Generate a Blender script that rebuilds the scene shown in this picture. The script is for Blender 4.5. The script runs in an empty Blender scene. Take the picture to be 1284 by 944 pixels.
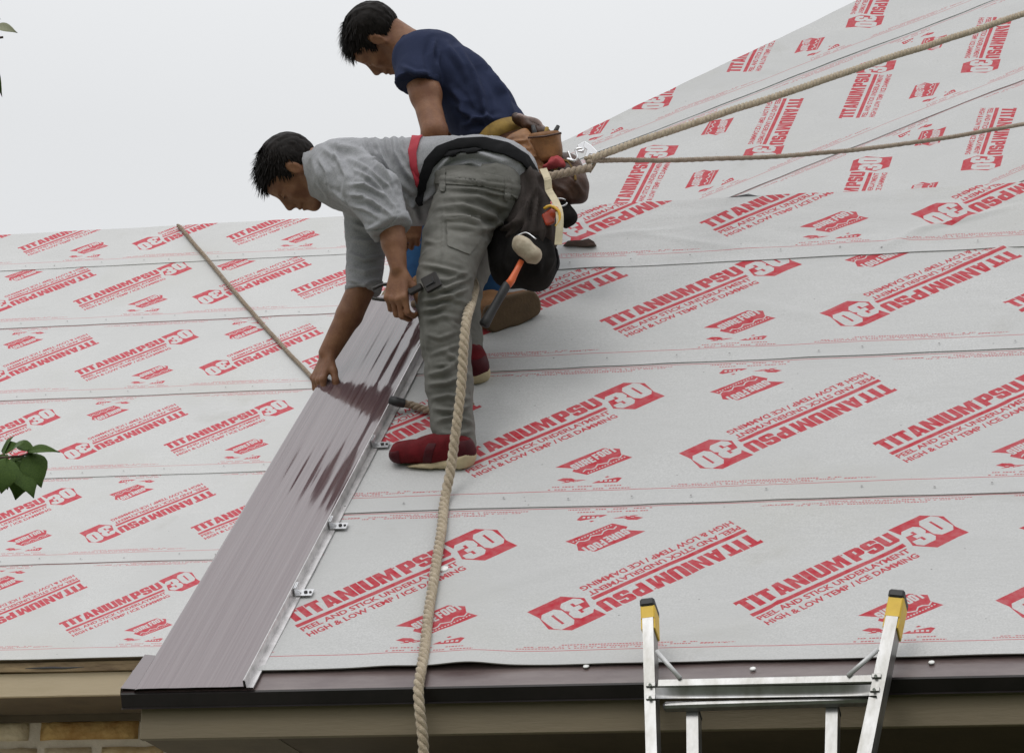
import bpy, bmesh, math, random
import numpy as np
from mathutils import Vector, Matrix, noise as mnoise
random.seed(7); RNG = np.random.default_rng(7)
SC = bpy.context.scene
COL = SC.collection

# ------------------------------------------------------------ camera (telephoto shot from the lawn, eye at the origin)
FPX = 4276.4
CR = np.array([0.97218531, 0.23251732, 0.02813216])
CD = np.array([-0.04036079, 0.28463578, -0.95778572])
CF = np.array([-0.23070919, 0.93000977, 0.2861033])
cam = bpy.data.cameras.new("camera"); camo = bpy.data.objects.new("camera", cam); COL.objects.link(camo)
cam.sensor_width = 36.0; cam.lens = FPX / 1284 * 36.0; cam.clip_start = 0.05; cam.clip_end = 5000
camo.matrix_world = Matrix(((CR[0], -CD[0], -CF[0], 0), (CR[1], -CD[1], -CF[1], 0), (CR[2], -CD[2], -CF[2], 0), (0, 0, 0, 1)))
SC.camera = camo
GROUND_Z = -1.6

# ------------------------------------------------------------ overcast sky, weak wide sun
SUN_EL, SUN_AZ = math.radians(52), math.radians(200)
world = bpy.data.worlds.new("World"); SC.world = world; world.use_nodes = True
wn = world.node_tree; wn.nodes.clear()
wo = wn.nodes.new("ShaderNodeOutputWorld"); bg = wn.nodes.new("ShaderNodeBackground")
sky = wn.nodes.new("ShaderNodeTexSky"); sky.sky_type = 'NISHITA'; sky.sun_disc = False
sky.sun_elevation = SUN_EL; sky.sun_rotation = SUN_AZ; sky.air_density = 1.0; sky.dust_density = 4.0
tc = wn.nodes.new("ShaderNodeTexCoord"); sep = wn.nodes.new("ShaderNodeSeparateXYZ")
mr = wn.nodes.new("ShaderNodeMapRange"); mr.inputs[1].default_value = 0.0; mr.inputs[2].default_value = 1.0
mr.inputs[3].default_value = 0.0; mr.inputs[4].default_value = 1.0
cr = wn.nodes.new("ShaderNodeValToRGB")
cr.color_ramp.elements[0].position = 0.0; cr.color_ramp.elements[0].color = (6.9, 7.0, 7.05, 1)
cr.color_ramp.elements[1].position = 1.0; cr.color_ramp.elements[1].color = (16.5, 16.7, 17.0, 1)
e = cr.color_ramp.elements.new(0.35); e.color = (8.0, 8.1, 8.2, 1)
wnoise = wn.nodes.new("ShaderNodeTexNoise"); wnoise.inputs["Scale"].default_value = 2.2; wnoise.inputs["Detail"].default_value = 4
wmul = wn.nodes.new("ShaderNodeMapRange"); wmul.inputs[3].default_value = 0.94; wmul.inputs[4].default_value = 1.06
wm = wn.nodes.new("ShaderNodeMixRGB"); wm.blend_type = 'MULTIPLY'; wm.inputs[0].default_value = 1.0
mx = wn.nodes.new("ShaderNodeMixRGB"); mx.inputs[0].default_value = 0.06
wn.links.new(tc.outputs["Generated"], sep.inputs[0]); wn.links.new(sep.outputs[2], mr.inputs[0]); wn.links.new(mr.outputs[0], cr.inputs[0])
wn.links.new(tc.outputs["Generated"], wnoise.inputs["Vector"]); wn.links.new(wnoise.outputs[0], wmul.inputs[0])
wn.links.new(cr.outputs[0], wm.inputs[1]); wn.links.new(wmul.outputs[0], wm.inputs[2])
wn.links.new(wm.outputs[0], mx.inputs[1]); wn.links.new(sky.outputs[0], mx.inputs[2]); wn.links.new(mx.outputs[0], bg.inputs[0])
bg.inputs[1].default_value = 0.1; wn.links.new(bg.outputs[0], wo.inputs[0])
sunl = bpy.data.lights.new("sun", 'SUN'); sunl.energy = 0.7; sunl.angle = math.radians(25); sunl.color = (1, 0.985, 0.96)
suno = bpy.data.objects.new("sun", sunl); COL.objects.link(suno)
# the sun stands behind the camera's left shoulder, high
sd = Vector((math.sin(SUN_AZ) * math.cos(SUN_EL), math.cos(SUN_AZ) * math.cos(SUN_EL), math.sin(SUN_EL)))
suno.rotation_euler = sd.to_track_quat('Z', 'Y').to_euler()
SC.view_settings.view_transform = 'Standard'; SC.view_settings.look = 'None'; SC.view_settings.gamma = 1; SC.view_settings.exposure = 0
SC.cycles.max_bounces = 6

# ------------------------------------------------------------ helpers
def V(*a): return np.array(a, float)
def ray(x, y): return CR * (x - 642) / FPX + CD * (y - 472) / FPX + CF
def PY(x, y, Y):
    r = ray(x, y); return r * (Y / r[1])
S2 = 2 ** -.5
TN = np.array([-2.71714045, 8.43735529, 1.79454003])        # origin of the near roof's sheet coordinates
TL = np.array([-5.5807672, 14.06814927, 3.08935462])         # left roof
TU = np.array([-1.7985303, 14.02048244, 5.35299479])         # rear roof
EU, EV, EN = V(1, 0, 0), V(0, S2, S2), V(0, -S2, S2)         # along the eave, up the slope, roof normal
UU = np.array([0.72036236, 0.50229027, 0.47831219]); UV_ = np.array([-0.69344821, 0.50723302, 0.51170718]); UN = np.array([0.0144098, -0.70029932, 0.71370387])
def onroof(u, v, h=0.0): return TN + EU * u + EV * v + EN * h
def roofhit(x, y, h=0.0):
    r = ray(x, y); t = TN + EN * h; return r * ((EN @ t) / (EN @ r))
def nrm(v): v = np.asarray(v, float); return v / np.linalg.norm(v)

def tag(o, label=None, cat=None, group=None, kind=None):
    if label: o["label"] = label
    if cat: o["category"] = cat
    if group: o["group"] = group
    if kind: o["kind"] = kind
    return o
def thing(name, loc, label, cat, group=None):
    o = bpy.data.objects.new(name, None); COL.objects.link(o); o.location = Vector(loc); o.empty_display_size = 0.1
    return tag(o, label, cat, group)
def mk(name, verts, faces, mat, parent=None, smooth=False, uvs=None):
    me = bpy.data.meshes.new(name)
    me.from_pydata([tuple(v) for v in verts], [], [tuple(f) for f in faces]); me.update()
    if smooth: me.polygons.foreach_set("use_smooth", [True] * len(me.polygons))
    if uvs is not None:
        l = me.uv_layers.new(name="uv"); idx = np.empty(len(me.loops), int); me.loops.foreach_get("vertex_index", idx)
        l.data.foreach_set("uv", np.asarray(uvs, float)[idx].ravel())
    return link(name, me, mat, parent)
def link(name, me, mat, parent=None):
    o = bpy.data.objects.new(name, me); COL.objects.link(o)
    if mat is not None: me.materials.append(mat)
    if parent is not None:
        o.parent = parent; o.matrix_parent_inverse = root_inv(parent)
    return o
def root_inv(p):
    m = Matrix.Identity(4); chain = []
    q = p
    while q is not None: chain.append(q); q = q.parent
    for q in reversed(chain):
        m = m @ q.matrix_parent_inverse @ q.matrix_basis
    return m.inverted()
def box_vf(c, ax, ay, az, hx, hy, hz):
    c, ax, ay, az = [np.asarray(q, float) for q in (c, ax, ay, az)]
    vs = [c + ax * hx * i + ay * hy * j + az * hz * k for i in (-1, 1) for j in (-1, 1) for k in (-1, 1)]
    fs = [(0, 1, 3, 2), (4, 6, 7, 5), (0, 4, 5, 1), (2, 3, 7, 6), (0, 2, 6, 4), (1, 5, 7, 3)]
    return vs, fs
class MB:
    def __init__(s): s.v = []; s.f = []
    def add(s, vs, fs):
        n = len(s.v); s.v += [tuple(q) for q in vs]; s.f += [tuple(i + n for i in f) for f in fs]; return s
    def box(s, lo, hi):
        lo, hi = np.array(lo, float), np.array(hi, float)
        return s.add(*box_vf((lo + hi) / 2, (1, 0, 0), (0, 1, 0), (0, 0, 1), *((hi - lo) / 2)))
    def obox(s, c, ax, ay, az, hx, hy, hz): return s.add(*box_vf(c, ax, ay, az, hx, hy, hz))
    def bar(s, a, b, side, w, t):
        a, b = np.asarray(a, float), np.asarray(b, float); d = nrm(b - a); sd_ = np.asarray(side, float); sd_ = nrm(sd_ - d * (sd_ @ d)); up = np.cross(d, sd_)
        return s.obox((a + b) / 2, d, sd_, up, np.linalg.norm(b - a) / 2, w / 2, t / 2)
    def tube(s, pts, rad, n=8, cap=True):
        pts = np.asarray(pts, float); rad = np.broadcast_to(np.asarray(rad, float), (len(pts),))
        t = np.gradient(pts, axis=0); t /= np.linalg.norm(t, axis=1)[:, None] + 1e-12
        u = np.cross(t[0], (0, 0, 1.0)); 
        if np.linalg.norm(u) < 1e-3: u = np.cross(t[0], (1.0, 0, 0))
        u = nrm(u); base = len(s.v)
        for i in range(len(pts)):
            u = nrm(u - t[i] * (u @ t[i])); w = np.cross(t[i], u)
            for k in range(n):
                a = 2 * math.pi * k / n; s.v.append(tuple(pts[i] + (u * math.cos(a) + w * math.sin(a)) * rad[i]))
        for i in range(len(pts) - 1):
            for k in range(n):
                s.f.append((base + i * n + k, base + i * n + (k + 1) % n, base + (i + 1) * n + (k + 1) % n, base + (i + 1) * n + k))
        if cap:
            s.f.append(tuple(base + k for k in range(n))[::-1]); s.f.append(tuple(base + (len(pts) - 1) * n + k for k in range(n)))
        return s
    def build(s, name, mat, parent=None, smooth=False, bevel=0.0):
        o = mk(name, s.v, s.f, mat, parent, smooth)
        bm = bmesh.new(); bm.from_mesh(o.data); bmesh.ops.recalc_face_normals(bm, faces=bm.faces)
        if bevel:
            bmesh.ops.bevel(bm, geom=[e for e in bm.edges], offset=bevel, segments=1, affect='EDGES', clamp_overlap=True)
        bm.to_mesh(o.data); bm.free(); return o

def mat(name, base=(.5, .5, .5), rough=.6, metal=0.0, noise=None, bump=None, ior=None, color2=None, spec=None, coord="Object", sheen=0, stretch=None, sss=0):
    """procedural principled material. noise=(scale, detail, strength of colour2) ; bump=(scale, distance)"""
    m = bpy.data.materials.new(name); m.use_nodes = True; nt = m.node_tree; b = nt.nodes["Principled BSDF"]
    b.inputs["Base Color"].default_value = (*base, 1); b.inputs["Roughness"].default_value = rough; b.inputs["Metallic"].default_value = metal
    if ior: b.inputs["IOR"].default_value = ior
    if spec is not None: b.inputs["Specular IOR Level"].default_value = spec
    if sheen: b.inputs["Sheen Weight"].default_value = sheen
    if sss:
        b.inputs["Subsurface Weight"].default_value = sss; b.inputs["Subsurface Radius"].default_value = (0.02, 0.008, 0.004); b.inputs["Subsurface Scale"].default_value = 0.3
    t = nt.nodes.new("ShaderNodeTexCoord"); vec = t.outputs[coord]
    if stretch:
        mp = nt.nodes.new("ShaderNodeMapping"); mp.inputs["Scale"].default_value = stretch; nt.links.new(vec, mp.inputs[0]); vec = mp.outputs[0]
    if noise:
        n1 = nt.nodes.new("ShaderNodeTexNoise"); n1.inputs["Scale"].default_value = noise[0]; n1.inputs["Detail"].default_value = noise[1]; n1.inputs["Roughness"].default_value = .65
        nt.links.new(vec, n1.inputs["Vector"])
        r = nt.nodes.new("ShaderNodeMapRange"); r.inputs[1].default_value = .38; r.inputs[2].default_value = .64; r.inputs[4].default_value = noise[2]
        nt.links.new(n1.outputs[0], r.inputs[0])
        x = nt.nodes.new("ShaderNodeMixRGB"); x.inputs[1].default_value = (*base, 1); x.inputs[2].default_value = (*(color2 or [c * .5 for c in base]), 1)
        nt.links.new(r.outputs[0], x.inputs[0]); nt.links.new(x.outputs[0], b.inputs["Base Color"])
    if bump:
        n2 = nt.nodes.new("ShaderNodeTexNoise"); n2.inputs["Scale"].default_value = bump[0]; n2.inputs["Detail"].default_value = 4
        nt.links.new(vec, n2.inputs["Vector"]); bp = nt.nodes.new("ShaderNodeBump"); bp.inputs["Distance"].default_value = bump[1]; bp.inputs["Strength"].default_value = 1
        nt.links.new(n2.outputs[0], bp.inputs["Height"]); nt.links.new(bp.outputs[0], b.inputs["Normal"])
    return m
# ------------------------------------------------------------ the printed pattern of the roofing underlayment, drawn in code
PP, WW, MM = 1.2405, 0.914, 0.0871          # repeat along the roll, roll width, lay line from the edge (metres)
PHI, VA, CU = 0.7327, 0.243, 0.5901
NX, NY = 1792, 1320
ink = np.zeros((NY, NX), np.float32)
GX, GY = PP / NX, WW / NY
GL = {
 'T': (1.0, [[(0, 1), (1, 1), (1.02, .72), (.9, .77), (.74, .77), (.74, 0), (.26, 0), (.26, .77), (.1, .77), (-.02, .72)]]),
 'I': (.5, [[(0, 0), (.5, 0), (.5, 1), (0, 1)]]),
 'A': (1.15, [[(0, 0), (.3, 1), (.85, 1), (1.15, 0), (.7, 0), (.67, .15), (.48, .15), (.45, 0)], [(.52, .36), (.63, .36), (.575, .75)]]),
 'N': (1.15, [[(0, 0), (0, 1), (.42, 1), (.72, .45), (.72, 1), (1.15, 1), (1.15, 0), (.73, 0), (.43, .55), (.43, 0)]]),
 'U': (1.1, [[(0, 1), (.45, 1), (.45, .2), (.65, .2), (.65, 1), (1.1, 1), (1.1, .14), (.94, 0), (.16, 0), (0, .14)]]),
 'M': (1.5, [[(0, 0), (0, 1), (.56, 1), (.75, .5), (.94, 1), (1.5, 1), (1.5, 0), (1.08, 0), (1.08, .6), (.86, 0), (.64, 0), (.42, .6), (.42, 0)]]),
 'P': (1.05, [[(0, 0), (0, 1), (.9, 1), (1.05, .86), (1.05, .46), (.9, .32), (.45, .32), (.45, 0)], [(.45, .53), (.45, .79), (.6, .79), (.6, .53)]]),
 'S': (1.05, [[(1.05, .66), (1.05, .87), (.9, 1), (.15, 1), (0, .87), (0, .52), (.15, .4), (.6, .4), (.6, .2), (.45, .2), (.45, .34), (0, .34), (0, .13), (.15, 0), (.9, 0), (1.05, .13), (1.05, .48), (.9, .6), (.45, .6), (.45, .8), (.6, .8), (.6, .66)]]),
 'E': (.9, [[(0, 0), (0, 1), (.9, 1), (.9, .78), (.42, .78), (.42, .62), (.8, .62), (.8, .4), (.42, .4), (.42, .22), (.9, .22), (.9, 0)]]),
 'F': (.9, [[(0, 0), (0, 1), (.9, 1), (.9, .78), (.42, .78), (.42, .6), (.8, .6), (.8, .38), (.42, .38), (.42, 0)]]),
 'R': (1.05, [[(0, 0), (0, 1), (.9, 1), (1.05, .86), (1.05, .52), (.92, .42), (1.08, 0), (.66, 0), (.5, .36), (.42, .36), (.42, 0)], [(.42, .56), (.42, .8), (.62, .8), (.62, .56)]]),
 'O': (1.1, [[(0, .16), (0, .84), (.18, 1), (.92, 1), (1.1, .84), (1.1, .16), (.92, 0), (.18, 0)], [(.45, .2), (.65, .2), (.65, .8), (.45, .8)]]),
 '0': (1.0, [[(0, .18), (0, .82), (.2, 1), (.8, 1), (1, .82), (1, .18), (.8, 0), (.2, 0)], [(.44, .22), (.56, .22), (.56, .78), (.44, .78)]]),
 '3': (1.0, [[(0, .68), (0, .84), (.2, 1), (.8, 1), (1, .84), (1, .6), (.86, .5), (1, .4), (1, .16), (.8, 0), (.2, 0), (0, .16), (0, .36), (.42, .36), (.42, .2), (.56, .2), (.56, .4), (.3, .4), (.3, .6), (.56, .6), (.56, .8), (.42, .8), (.42, .68)]]),
}
def to_sheet(p, rot=True):
    p = np.asarray(p, float)
    if not rot: return p
    c, s = math.cos(PHI), math.sin(PHI); return np.stack([c * p[:, 0] - s * p[:, 1], VA + s * p[:, 0] + c * p[:, 1]], 1)
def fill(polys, val=1.0, rot=True):
    """even-odd fill of polygons given in motif (rot) or sheet coordinates, for the motif and its half-turned twin, wrapped"""
    base = [to_sheet(p, rot) for p in polys]
    for twin in (False, True):
        ps = [np.stack([2 * CU - q[:, 0], WW - q[:, 1]], 1) if twin else q for q in base]
        allp = np.concatenate(ps); kmin = math.floor(allp[:, 0].min() / PP); 
        x0, x1 = int(allp[:, 0].min() / GX) - 1, int(allp[:, 0].max() / GX) + 2
        y0, y1 = max(0, int(allp[:, 1].min() / GY) - 1), min(NY, int(allp[:, 1].max() / GY) + 2)
        if y1 <= y0: continue
        xs = (np.arange(x0, x1) + .5) * GX; ys = (np.arange(y0, y1) + .5) * GY
        X, Y = np.meshgrid(xs, ys); ins = np.zeros(X.shape, bool)
        for q in ps:
            n = len(q)
            for i in range(n):
                ax, ay = q[i]; bx, by = q[(i + 1) % n]
                if ay == by: continue
                c = (ay > Y) != (by > Y)
                ins ^= c & (X < (bx - ax) * (Y - ay) / (by - ay) + ax)
        cols = np.arange(x0, x1) % NX
        sub = ink[y0:y1][:, cols]; sub[ins] = val; ink[y0:y1][:, :] = ink[y0:y1]; ink[y0:y1, cols] = sub
def word(txt, x, y, w, h, val=1.0, gap=.14, arch=0.0, rot=True):
    tot = sum(GL[c][0] if c != ' ' else .5 for c in txt) + gap * (len(txt) - 1); k = w / tot; cx = 0.0
    for c in txt:
        if c == ' ': cx += .5 + gap; continue
        gw, ps = GL[c]
        dy = arch * (1 - ((cx + gw / 2) / tot * 2 - 1) ** 2)
        fill([[(x + (cx + px) * k, y + py * h + dy) for px, py in p] for p in ps], val, rot); cx += gw + gap
def fonttext(txt, x, y, w, h):
    cu = bpy.data.curves.new("t", 'FONT'); cu.body = txt; cu.resolution_u = 2; cu.offset = 0.034
    ob = bpy.data.objects.new("t", cu); COL.objects.link(ob); dg = bpy.context.evaluated_depsgraph_get(); dg.update()
    me = bpy.data.meshes.new_from_object(ob.evaluated_get(dg)); me.calc_loop_triangles()
    vs = np.array([v.co[:2] for v in me.vertices]); lo, hi = vs.min(0), vs.max(0)
    vs = (vs - lo) / (hi - lo) * (w, h) + (x, y)
    for t in me.loop_triangles: fill([[tuple(vs[i]) for i in t.vertices]])
    bpy.data.objects.remove(ob); bpy.data.curves.remove(cu); bpy.data.meshes.remove(me)
def rect(x0, y0, x1, y1, val=1.0, rot=True): fill([[(x0, y0), (x1, y0), (x1, y1), (x0, y1)]], val, rot)
word("TITANIUM", 0.0, .0145, .345, .064, gap=.07); word("PSU", .358, .0145, .150, .064, gap=.07)
rect(.3465, .069, .352, .0745)
rect(0, -.0165, .5, .0005)
fonttext("PEEL AND STICK UNDERLAYMENT", .002, -.047, .492, .024)
fonttext("HIGH & LOW TEMP / ICE DAMMING", .002, -.083, .494, .025)
fill([[(.516, .087), (.625, .089), (.668, .040), (.657, -.026), (.664, -.076), (.556, -.079), (.513, -.027), (.527, .027)]])
for ch, x, y in (('3', .5235, -.047), ('0', .592, -.035)):
    word(ch, x, y, .064, .101, 0.0)
fill([[(.2, -.205), (.36, -.211), (.392, -.25), (.378, -.28), (.392, -.318), (.243, -.308), (.222, -.262), (.236, -.25)]])
word("SURE", .234, -.262, .072, .034, 0.0, arch=.004); word("FOOT", .312, -.258, .070, .036, 0.0, arch=.004)
w_ = [(.243 + i * .0135, -.283 + .007 * math.sin(i * 1.9)) for i in range(11)]
for a, b in zip(w_[:-1], w_[1:]): fill([[(a[0], a[1]), (b[0], b[1]), (b[0], b[1] - .005), (a[0], a[1] - .005)]], 0.0)
for i in range(14): rect(.25 + i * .0095, -.303, .25 + i * .0095 + .005, -.298, 0.0)
# little emblems above the lay line (running animal on stripes, roofline) and the small print
fill([[(.303, .150), (.32, .162), (.345, .160), (.358, .150), (.392, .149), (.37, .143), (.355, .138), (.318, .134), (.33, .141)]], rot=False)
for i in range(5): rect(.318 + i * .012, .138 + (i % 2) * .006, .327 + i * .012, .141 + (i % 2) * .006, 0.0, rot=False)
fill([[(.408, .128), (.425, .141), (.48, .158), (.492, .153), (.482, .129)]], rot=False)
fill([[(.440, .161), (.447, .158), (.455, .162), (.448, .167)]], rot=False)
for i in range(4): rect(.43 + i * .013, .136, .438 + i * .013, .145, 0.0, rot=False)
rr = random.Random(3)
def dashes(x0, x1, y, h, cover=.8):
    x = x0
    while x < x1:
        w = rr.uniform(.004, .008)
        if rr.random() < cover: rect(x, y, min(x + w, x1), y + h, .85, rot=False)
        x += w + .0022
dashes(.296, .506, .1085, .0055); dashes(.268, .525, .0945, .0055)
dashes(.76, 1.12, .113, .0045); dashes(.66, 1.20, .1045, .0045); dashes(.64, 1.05, .096, .0045); dashes(1.13, 1.22, .108, .003, .95)
rect(0.0, MM - .0012, CU, MM + .0012, rot=False); rect(CU, MM - .0012, PP, MM + .0012, rot=False)
# soften a touch
k = (ink + np.roll(ink, 1, 1) + np.roll(ink, -1, 1) + np.roll(ink, 1, 0) + np.roll(ink, -1, 0)) / 5
img = bpy.data.images.new("underlayment_print", NX, NY, float_buffer=False)
px = np.ones((NY, NX, 4), np.float32); px[..., 0] = px[..., 1] = px[..., 2] = k
img.colorspace_settings.name = 'Non-Color'; img.pixels.foreach_set(px.ravel()); img.update(); img.pack()

def sheet_material(name, base, red):
    m = bpy.data.materials.new(name); m.use_nodes = True; nt = m.node_tree; b = nt.nodes["Principled BSDF"]; L = nt.links.new
    uv = nt.nodes.new("ShaderNodeUVMap"); im = nt.nodes.new("ShaderNodeTexImage"); im.image = img; im.extension = 'REPEAT'; L(uv.outputs[0], im.inputs[0])
    tcn = nt.nodes.new("ShaderNodeTexCoord")
    def nz(scale, detail, stretch=None, rough=.6):
        n = nt.nodes.new("ShaderNodeTexNoise"); n.inputs["Scale"].default_value = scale; n.inputs["Detail"].default_value = detail; n.inputs["Roughness"].default_value = rough
        if stretch:
            mp = nt.nodes.new("ShaderNodeMapping"); mp.inputs["Scale"].default_value = stretch; L(uv.outputs[0], mp.inputs[0]); L(mp.outputs[0], n.inputs["Vector"])
        else: L(tcn.outputs["Object"], n.inputs["Vector"])
        return n.outputs[0]
    def rng(src, a, b_, c, d):
        r = nt.nodes.new("ShaderNodeMapRange"); r.inputs[1].default_value = a; r.inputs[2].default_value = b_; r.inputs[3].default_value = c; r.inputs[4].default_value = d; L(src, r.inputs[0]); return r.outputs[0]
    def mix(f, a, b_, mode='MIX'):
        x = nt.nodes.new("ShaderNodeMixRGB"); x.blend_type = mode
        for i, q in ((0, f), (1, a), (2, b_)):
            if isinstance(q, tuple): x.inputs[i].default_value = (*q, 1)
            elif isinstance(q, float): x.inputs[i].default_value = q
            else: L(q, x.inputs[i])
        return x.outputs[0]
    base_ = mix(rng(nz(190, 3), .35, .65, 0, 1), tuple(q * 1.07 for q in base), tuple(q * .86 for q in base))
    c = mix(rng(nz(2.3, 5), .35, .68, 0, .9), base_, tuple(q * .90 for q in base))
    c = mix(rng(nz(1.0, 6, (12, 60, 1)), .4, .7, 0, .35), c, tuple(q * .90 for q in base))          # weave running along the roll
    c = mix(rng(nz(3.1, 7), .62, .78, 0, .30), c, (base[0] * .55, base[1] * .52, base[2] * .45))          # scuffs
    c = mix(rng(nz(0.9, 4), .55, .8, 0, .4), c, (base[0] * .78, base[1] * .76, base[2] * .66))       # dusty footmarks
    sp = nt.nodes.new("ShaderNodeTexVoronoi"); sp.inputs["Scale"].default_value = 17; L(tcn.outputs["Object"], sp.inputs["Vector"])
    sel = nt.nodes.new("ShaderNodeMath"); sel.operation = 'MULTIPLY'
    L(rng(sp.outputs["Distance"], .028, .06, 1, 0), sel.inputs[0]); L(rng(nz(9, 1), .47, .56, 0, .6), sel.inputs[1])
    c = mix(sel.outputs[0], c, (.09, .085, .08))
    inkf = nt.nodes.new("ShaderNodeMath"); inkf.operation = 'MULTIPLY'; L(im.outputs[0], inkf.inputs[0]); L(rng(nz(42, 3), .3, .66, 1.0, .84), inkf.inputs[1])
    c = mix(inkf.outputs[0], c, red)
    L(c, b.inputs["Base Color"]); b.inputs["Roughness"].default_value = .62; b.inputs["Specular IOR Level"].default_value = .14
    bp = nt.nodes.new("ShaderNodeBump"); bp.inputs["Distance"].default_value = .0022; bp.inputs["Strength"].default_value = .6
    ad = nt.nodes.new("ShaderNodeMath"); ad.operation = 'ADD'; L(nz(1.0, 5, (20, 40, 1)), ad.inputs[0]); L(nz(5, 3), ad.inputs[1]); L(ad.outputs[0], bp.inputs["Height"]); L(bp.outputs[0], b.inputs["Normal"])
    return m
M_SHEET = sheet_material("underlayment_grey", (.475, .475, .470), (.38, .016, .030))
M_SHEETL = sheet_material("underlayment_hazed", (.55, .55, .543), (.46, .035, .055))  # distance haze mixed into the paler base and ink colours

def wob(x, y, s): return mnoise.noise(Vector((x * s, y * s, 3.1)))
def sheet(parent, origin, eu, ev, en, u0, u1, vlo, vhi, phase, m, seed=0, lift=.005, base=.0012, cut=None, nu=240, nv=34, wr=1.0, label=None, edge_lift=None):
    """one roll laid on the roof: thin real sheet, lower edge lapped over the one beneath, with ripples"""
    us = np.linspace(u0, u1, nu); vs = np.concatenate([[vlo, vlo + .006, vlo + .02], np.linspace(vlo + .05, vhi, nv)]); nv = nv + 3; verts = []; uvs = []
    R_ = random.Random(seed); creases = []
    for _ in range(14):
        an = R_.gauss(0, .5) + (.9 if R_.random() < .3 else 0); creases.append((R_.uniform(u0, u1), R_.uniform(vlo, vhi), math.cos(an), math.sin(an), R_.uniform(.12, .42), R_.uniform(.0015, .0045) * wr, R_.uniform(.010, .022)))
    for j, v in enumerate(vs):
        for i, u in enumerate(us):
            t = (v - vlo) / (vhi - vlo)
            cz = 0.0
            for (a0, b0_, ca, sa, ln, am, wd) in creases:
                du, dv_ = u - a0, v - b0_; al = du * ca + dv_ * sa; ac = dv_ * ca - du * sa + .02 * math.sin(al * 9)
                if abs(ac) < .08 and abs(al) < ln: cz += am * math.exp(-(ac / wd) ** 2) * (1 - (al / ln) ** 2) * min(1, max(0, t - .04) / .1) * min(1, max(0, .86 - t) / .1)
            lo = lift * math.exp(-(v - vlo) / .12) + base
            w = wr * (.0030 * wob(u, v * 1.4, 1.6) + .0014 * wob(u * 1.2, v * 3.0 + 5, 5.0) + .0026 * max(0, wob(u * .7 + v * 1.1, v * 2.5 - u * 1.1, 2.6) - .12))
            ed = .0022 * wob(u * 3 + seed, 9.0, 2.0) * (1 - t) ** 6
            x = 0.0
            if edge_lift: x = sum(a * math.exp(-((u - c) / s) ** 2) * (1 - t) ** 5 for c, s, a in edge_lift)
            vv = v + (.004 * wob(u, seed + 4.0, 1.3) if j == 0 else 0)
            verts.append(origin + eu * u + ev * vv + en * max(lo + w + cz + x + .004, base) + ed * .3 + max(0, ed)); uvs.append(((u - phase[0]) / PP, (vv - phase[1]) / WW))
    faces = [(j * nu + i, j * nu + i + 1, (j + 1) * nu + i + 1, (j + 1) * nu + i) for j in range(nv - 1) for i in range(nu - 1)]
    b0 = len(verts)                                   # the cut edge of the roll, turned down to the sheet below
    for i in range(nu): verts.append(np.array(verts[i])); uvs.append((0.3, 0.02))
    for i in range(nu): verts.append(np.array(verts[i]) - en * .0042 + ev * .0015); uvs.append((0.3, 0.02))
    faces += [(b0 + i + 1, b0 + i, b0 + nu + i, b0 + nu + i + 1) for i in range(nu - 1)]
    o = mk("underlayment_sheet", verts, faces, m, parent, True, uvs)
    if cut:
        bm = bmesh.new(); bm.from_mesh(o.data)
        for co, no in cut:
            bmesh.ops.bisect_plane(bm, geom=bm.verts[:] + bm.edges[:] + bm.faces[:], plane_co=Vector(co), plane_no=Vector(no), clear_outer=True)
        bm.to_mesh(o.data); bm.free()
    if label: o["label"] = label
    return o
# ------------------------------------------------------------ materials of the buildings
M_BROWN = mat("painted_brown_metal", (.080, .046, .05), .16, noise=(6, 4, .35), color2=(.10, .07, .074), ior=2.1, bump=(160, .0002))
M_DRIP = mat("shade_black_metal", (.007, .005, .005), .4, ior=1.35, noise=(5, 5, .8), color2=(.016, .012, .012), bump=(30, .0006))  # near-black base holds the drip face's shade; clip screws share it
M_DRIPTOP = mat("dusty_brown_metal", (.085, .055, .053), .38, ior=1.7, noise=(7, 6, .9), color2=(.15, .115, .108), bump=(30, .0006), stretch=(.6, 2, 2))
M_GALV = mat("galvanised_steel", (.62, .62, .63), .35, metal=.9, noise=(60, 3, .5), color2=(.45, .46, .47))
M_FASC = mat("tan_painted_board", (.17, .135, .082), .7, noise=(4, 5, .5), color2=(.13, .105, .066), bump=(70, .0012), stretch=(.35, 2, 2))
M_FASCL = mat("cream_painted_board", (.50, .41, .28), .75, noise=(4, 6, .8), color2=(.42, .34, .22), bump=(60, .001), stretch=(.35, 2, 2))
M_WOODO = mat("weathered_wood_edge", (.30, .22, .12), .85, noise=(6, 8, 1.0), color2=(.10, .065, .035), bump=(40, .003), stretch=(.4, 2, 2))
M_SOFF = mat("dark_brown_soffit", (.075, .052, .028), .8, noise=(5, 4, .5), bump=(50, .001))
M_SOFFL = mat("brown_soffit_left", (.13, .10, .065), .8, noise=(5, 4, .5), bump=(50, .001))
M_DECK = mat("roof_boards", (.25, .18, .11), .85, noise=(5, 6, .7))
M_MORT = mat("pale_mortar", (.62, .55, .45), .95, noise=(14, 6, .7), color2=(.5, .43, .34), bump=(90, .004))
M_WALL = mat("brown_siding", (.17, .14, .10), .85, noise=(4, 4, .5), bump=(30, .002))  # plain brown siding with random mottling
M_GRASS = mat("lawn_grass", (.045, .075, .025), .95, noise=(1.4, 8, .8), color2=(.07, .075, .035), bump=(40, .02))
M_UNDER = mat("underlayment_black_back", (.05, .05, .052), .7, bump=(30, .002))
M_WHITE = mat("white_plastic_cap", (.78, .78, .76), .4)
def stone_mat(name, a, b): return mat(name, a, .9, noise=(9, 9, 1.0), color2=b, bump=(26, .012))
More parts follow.
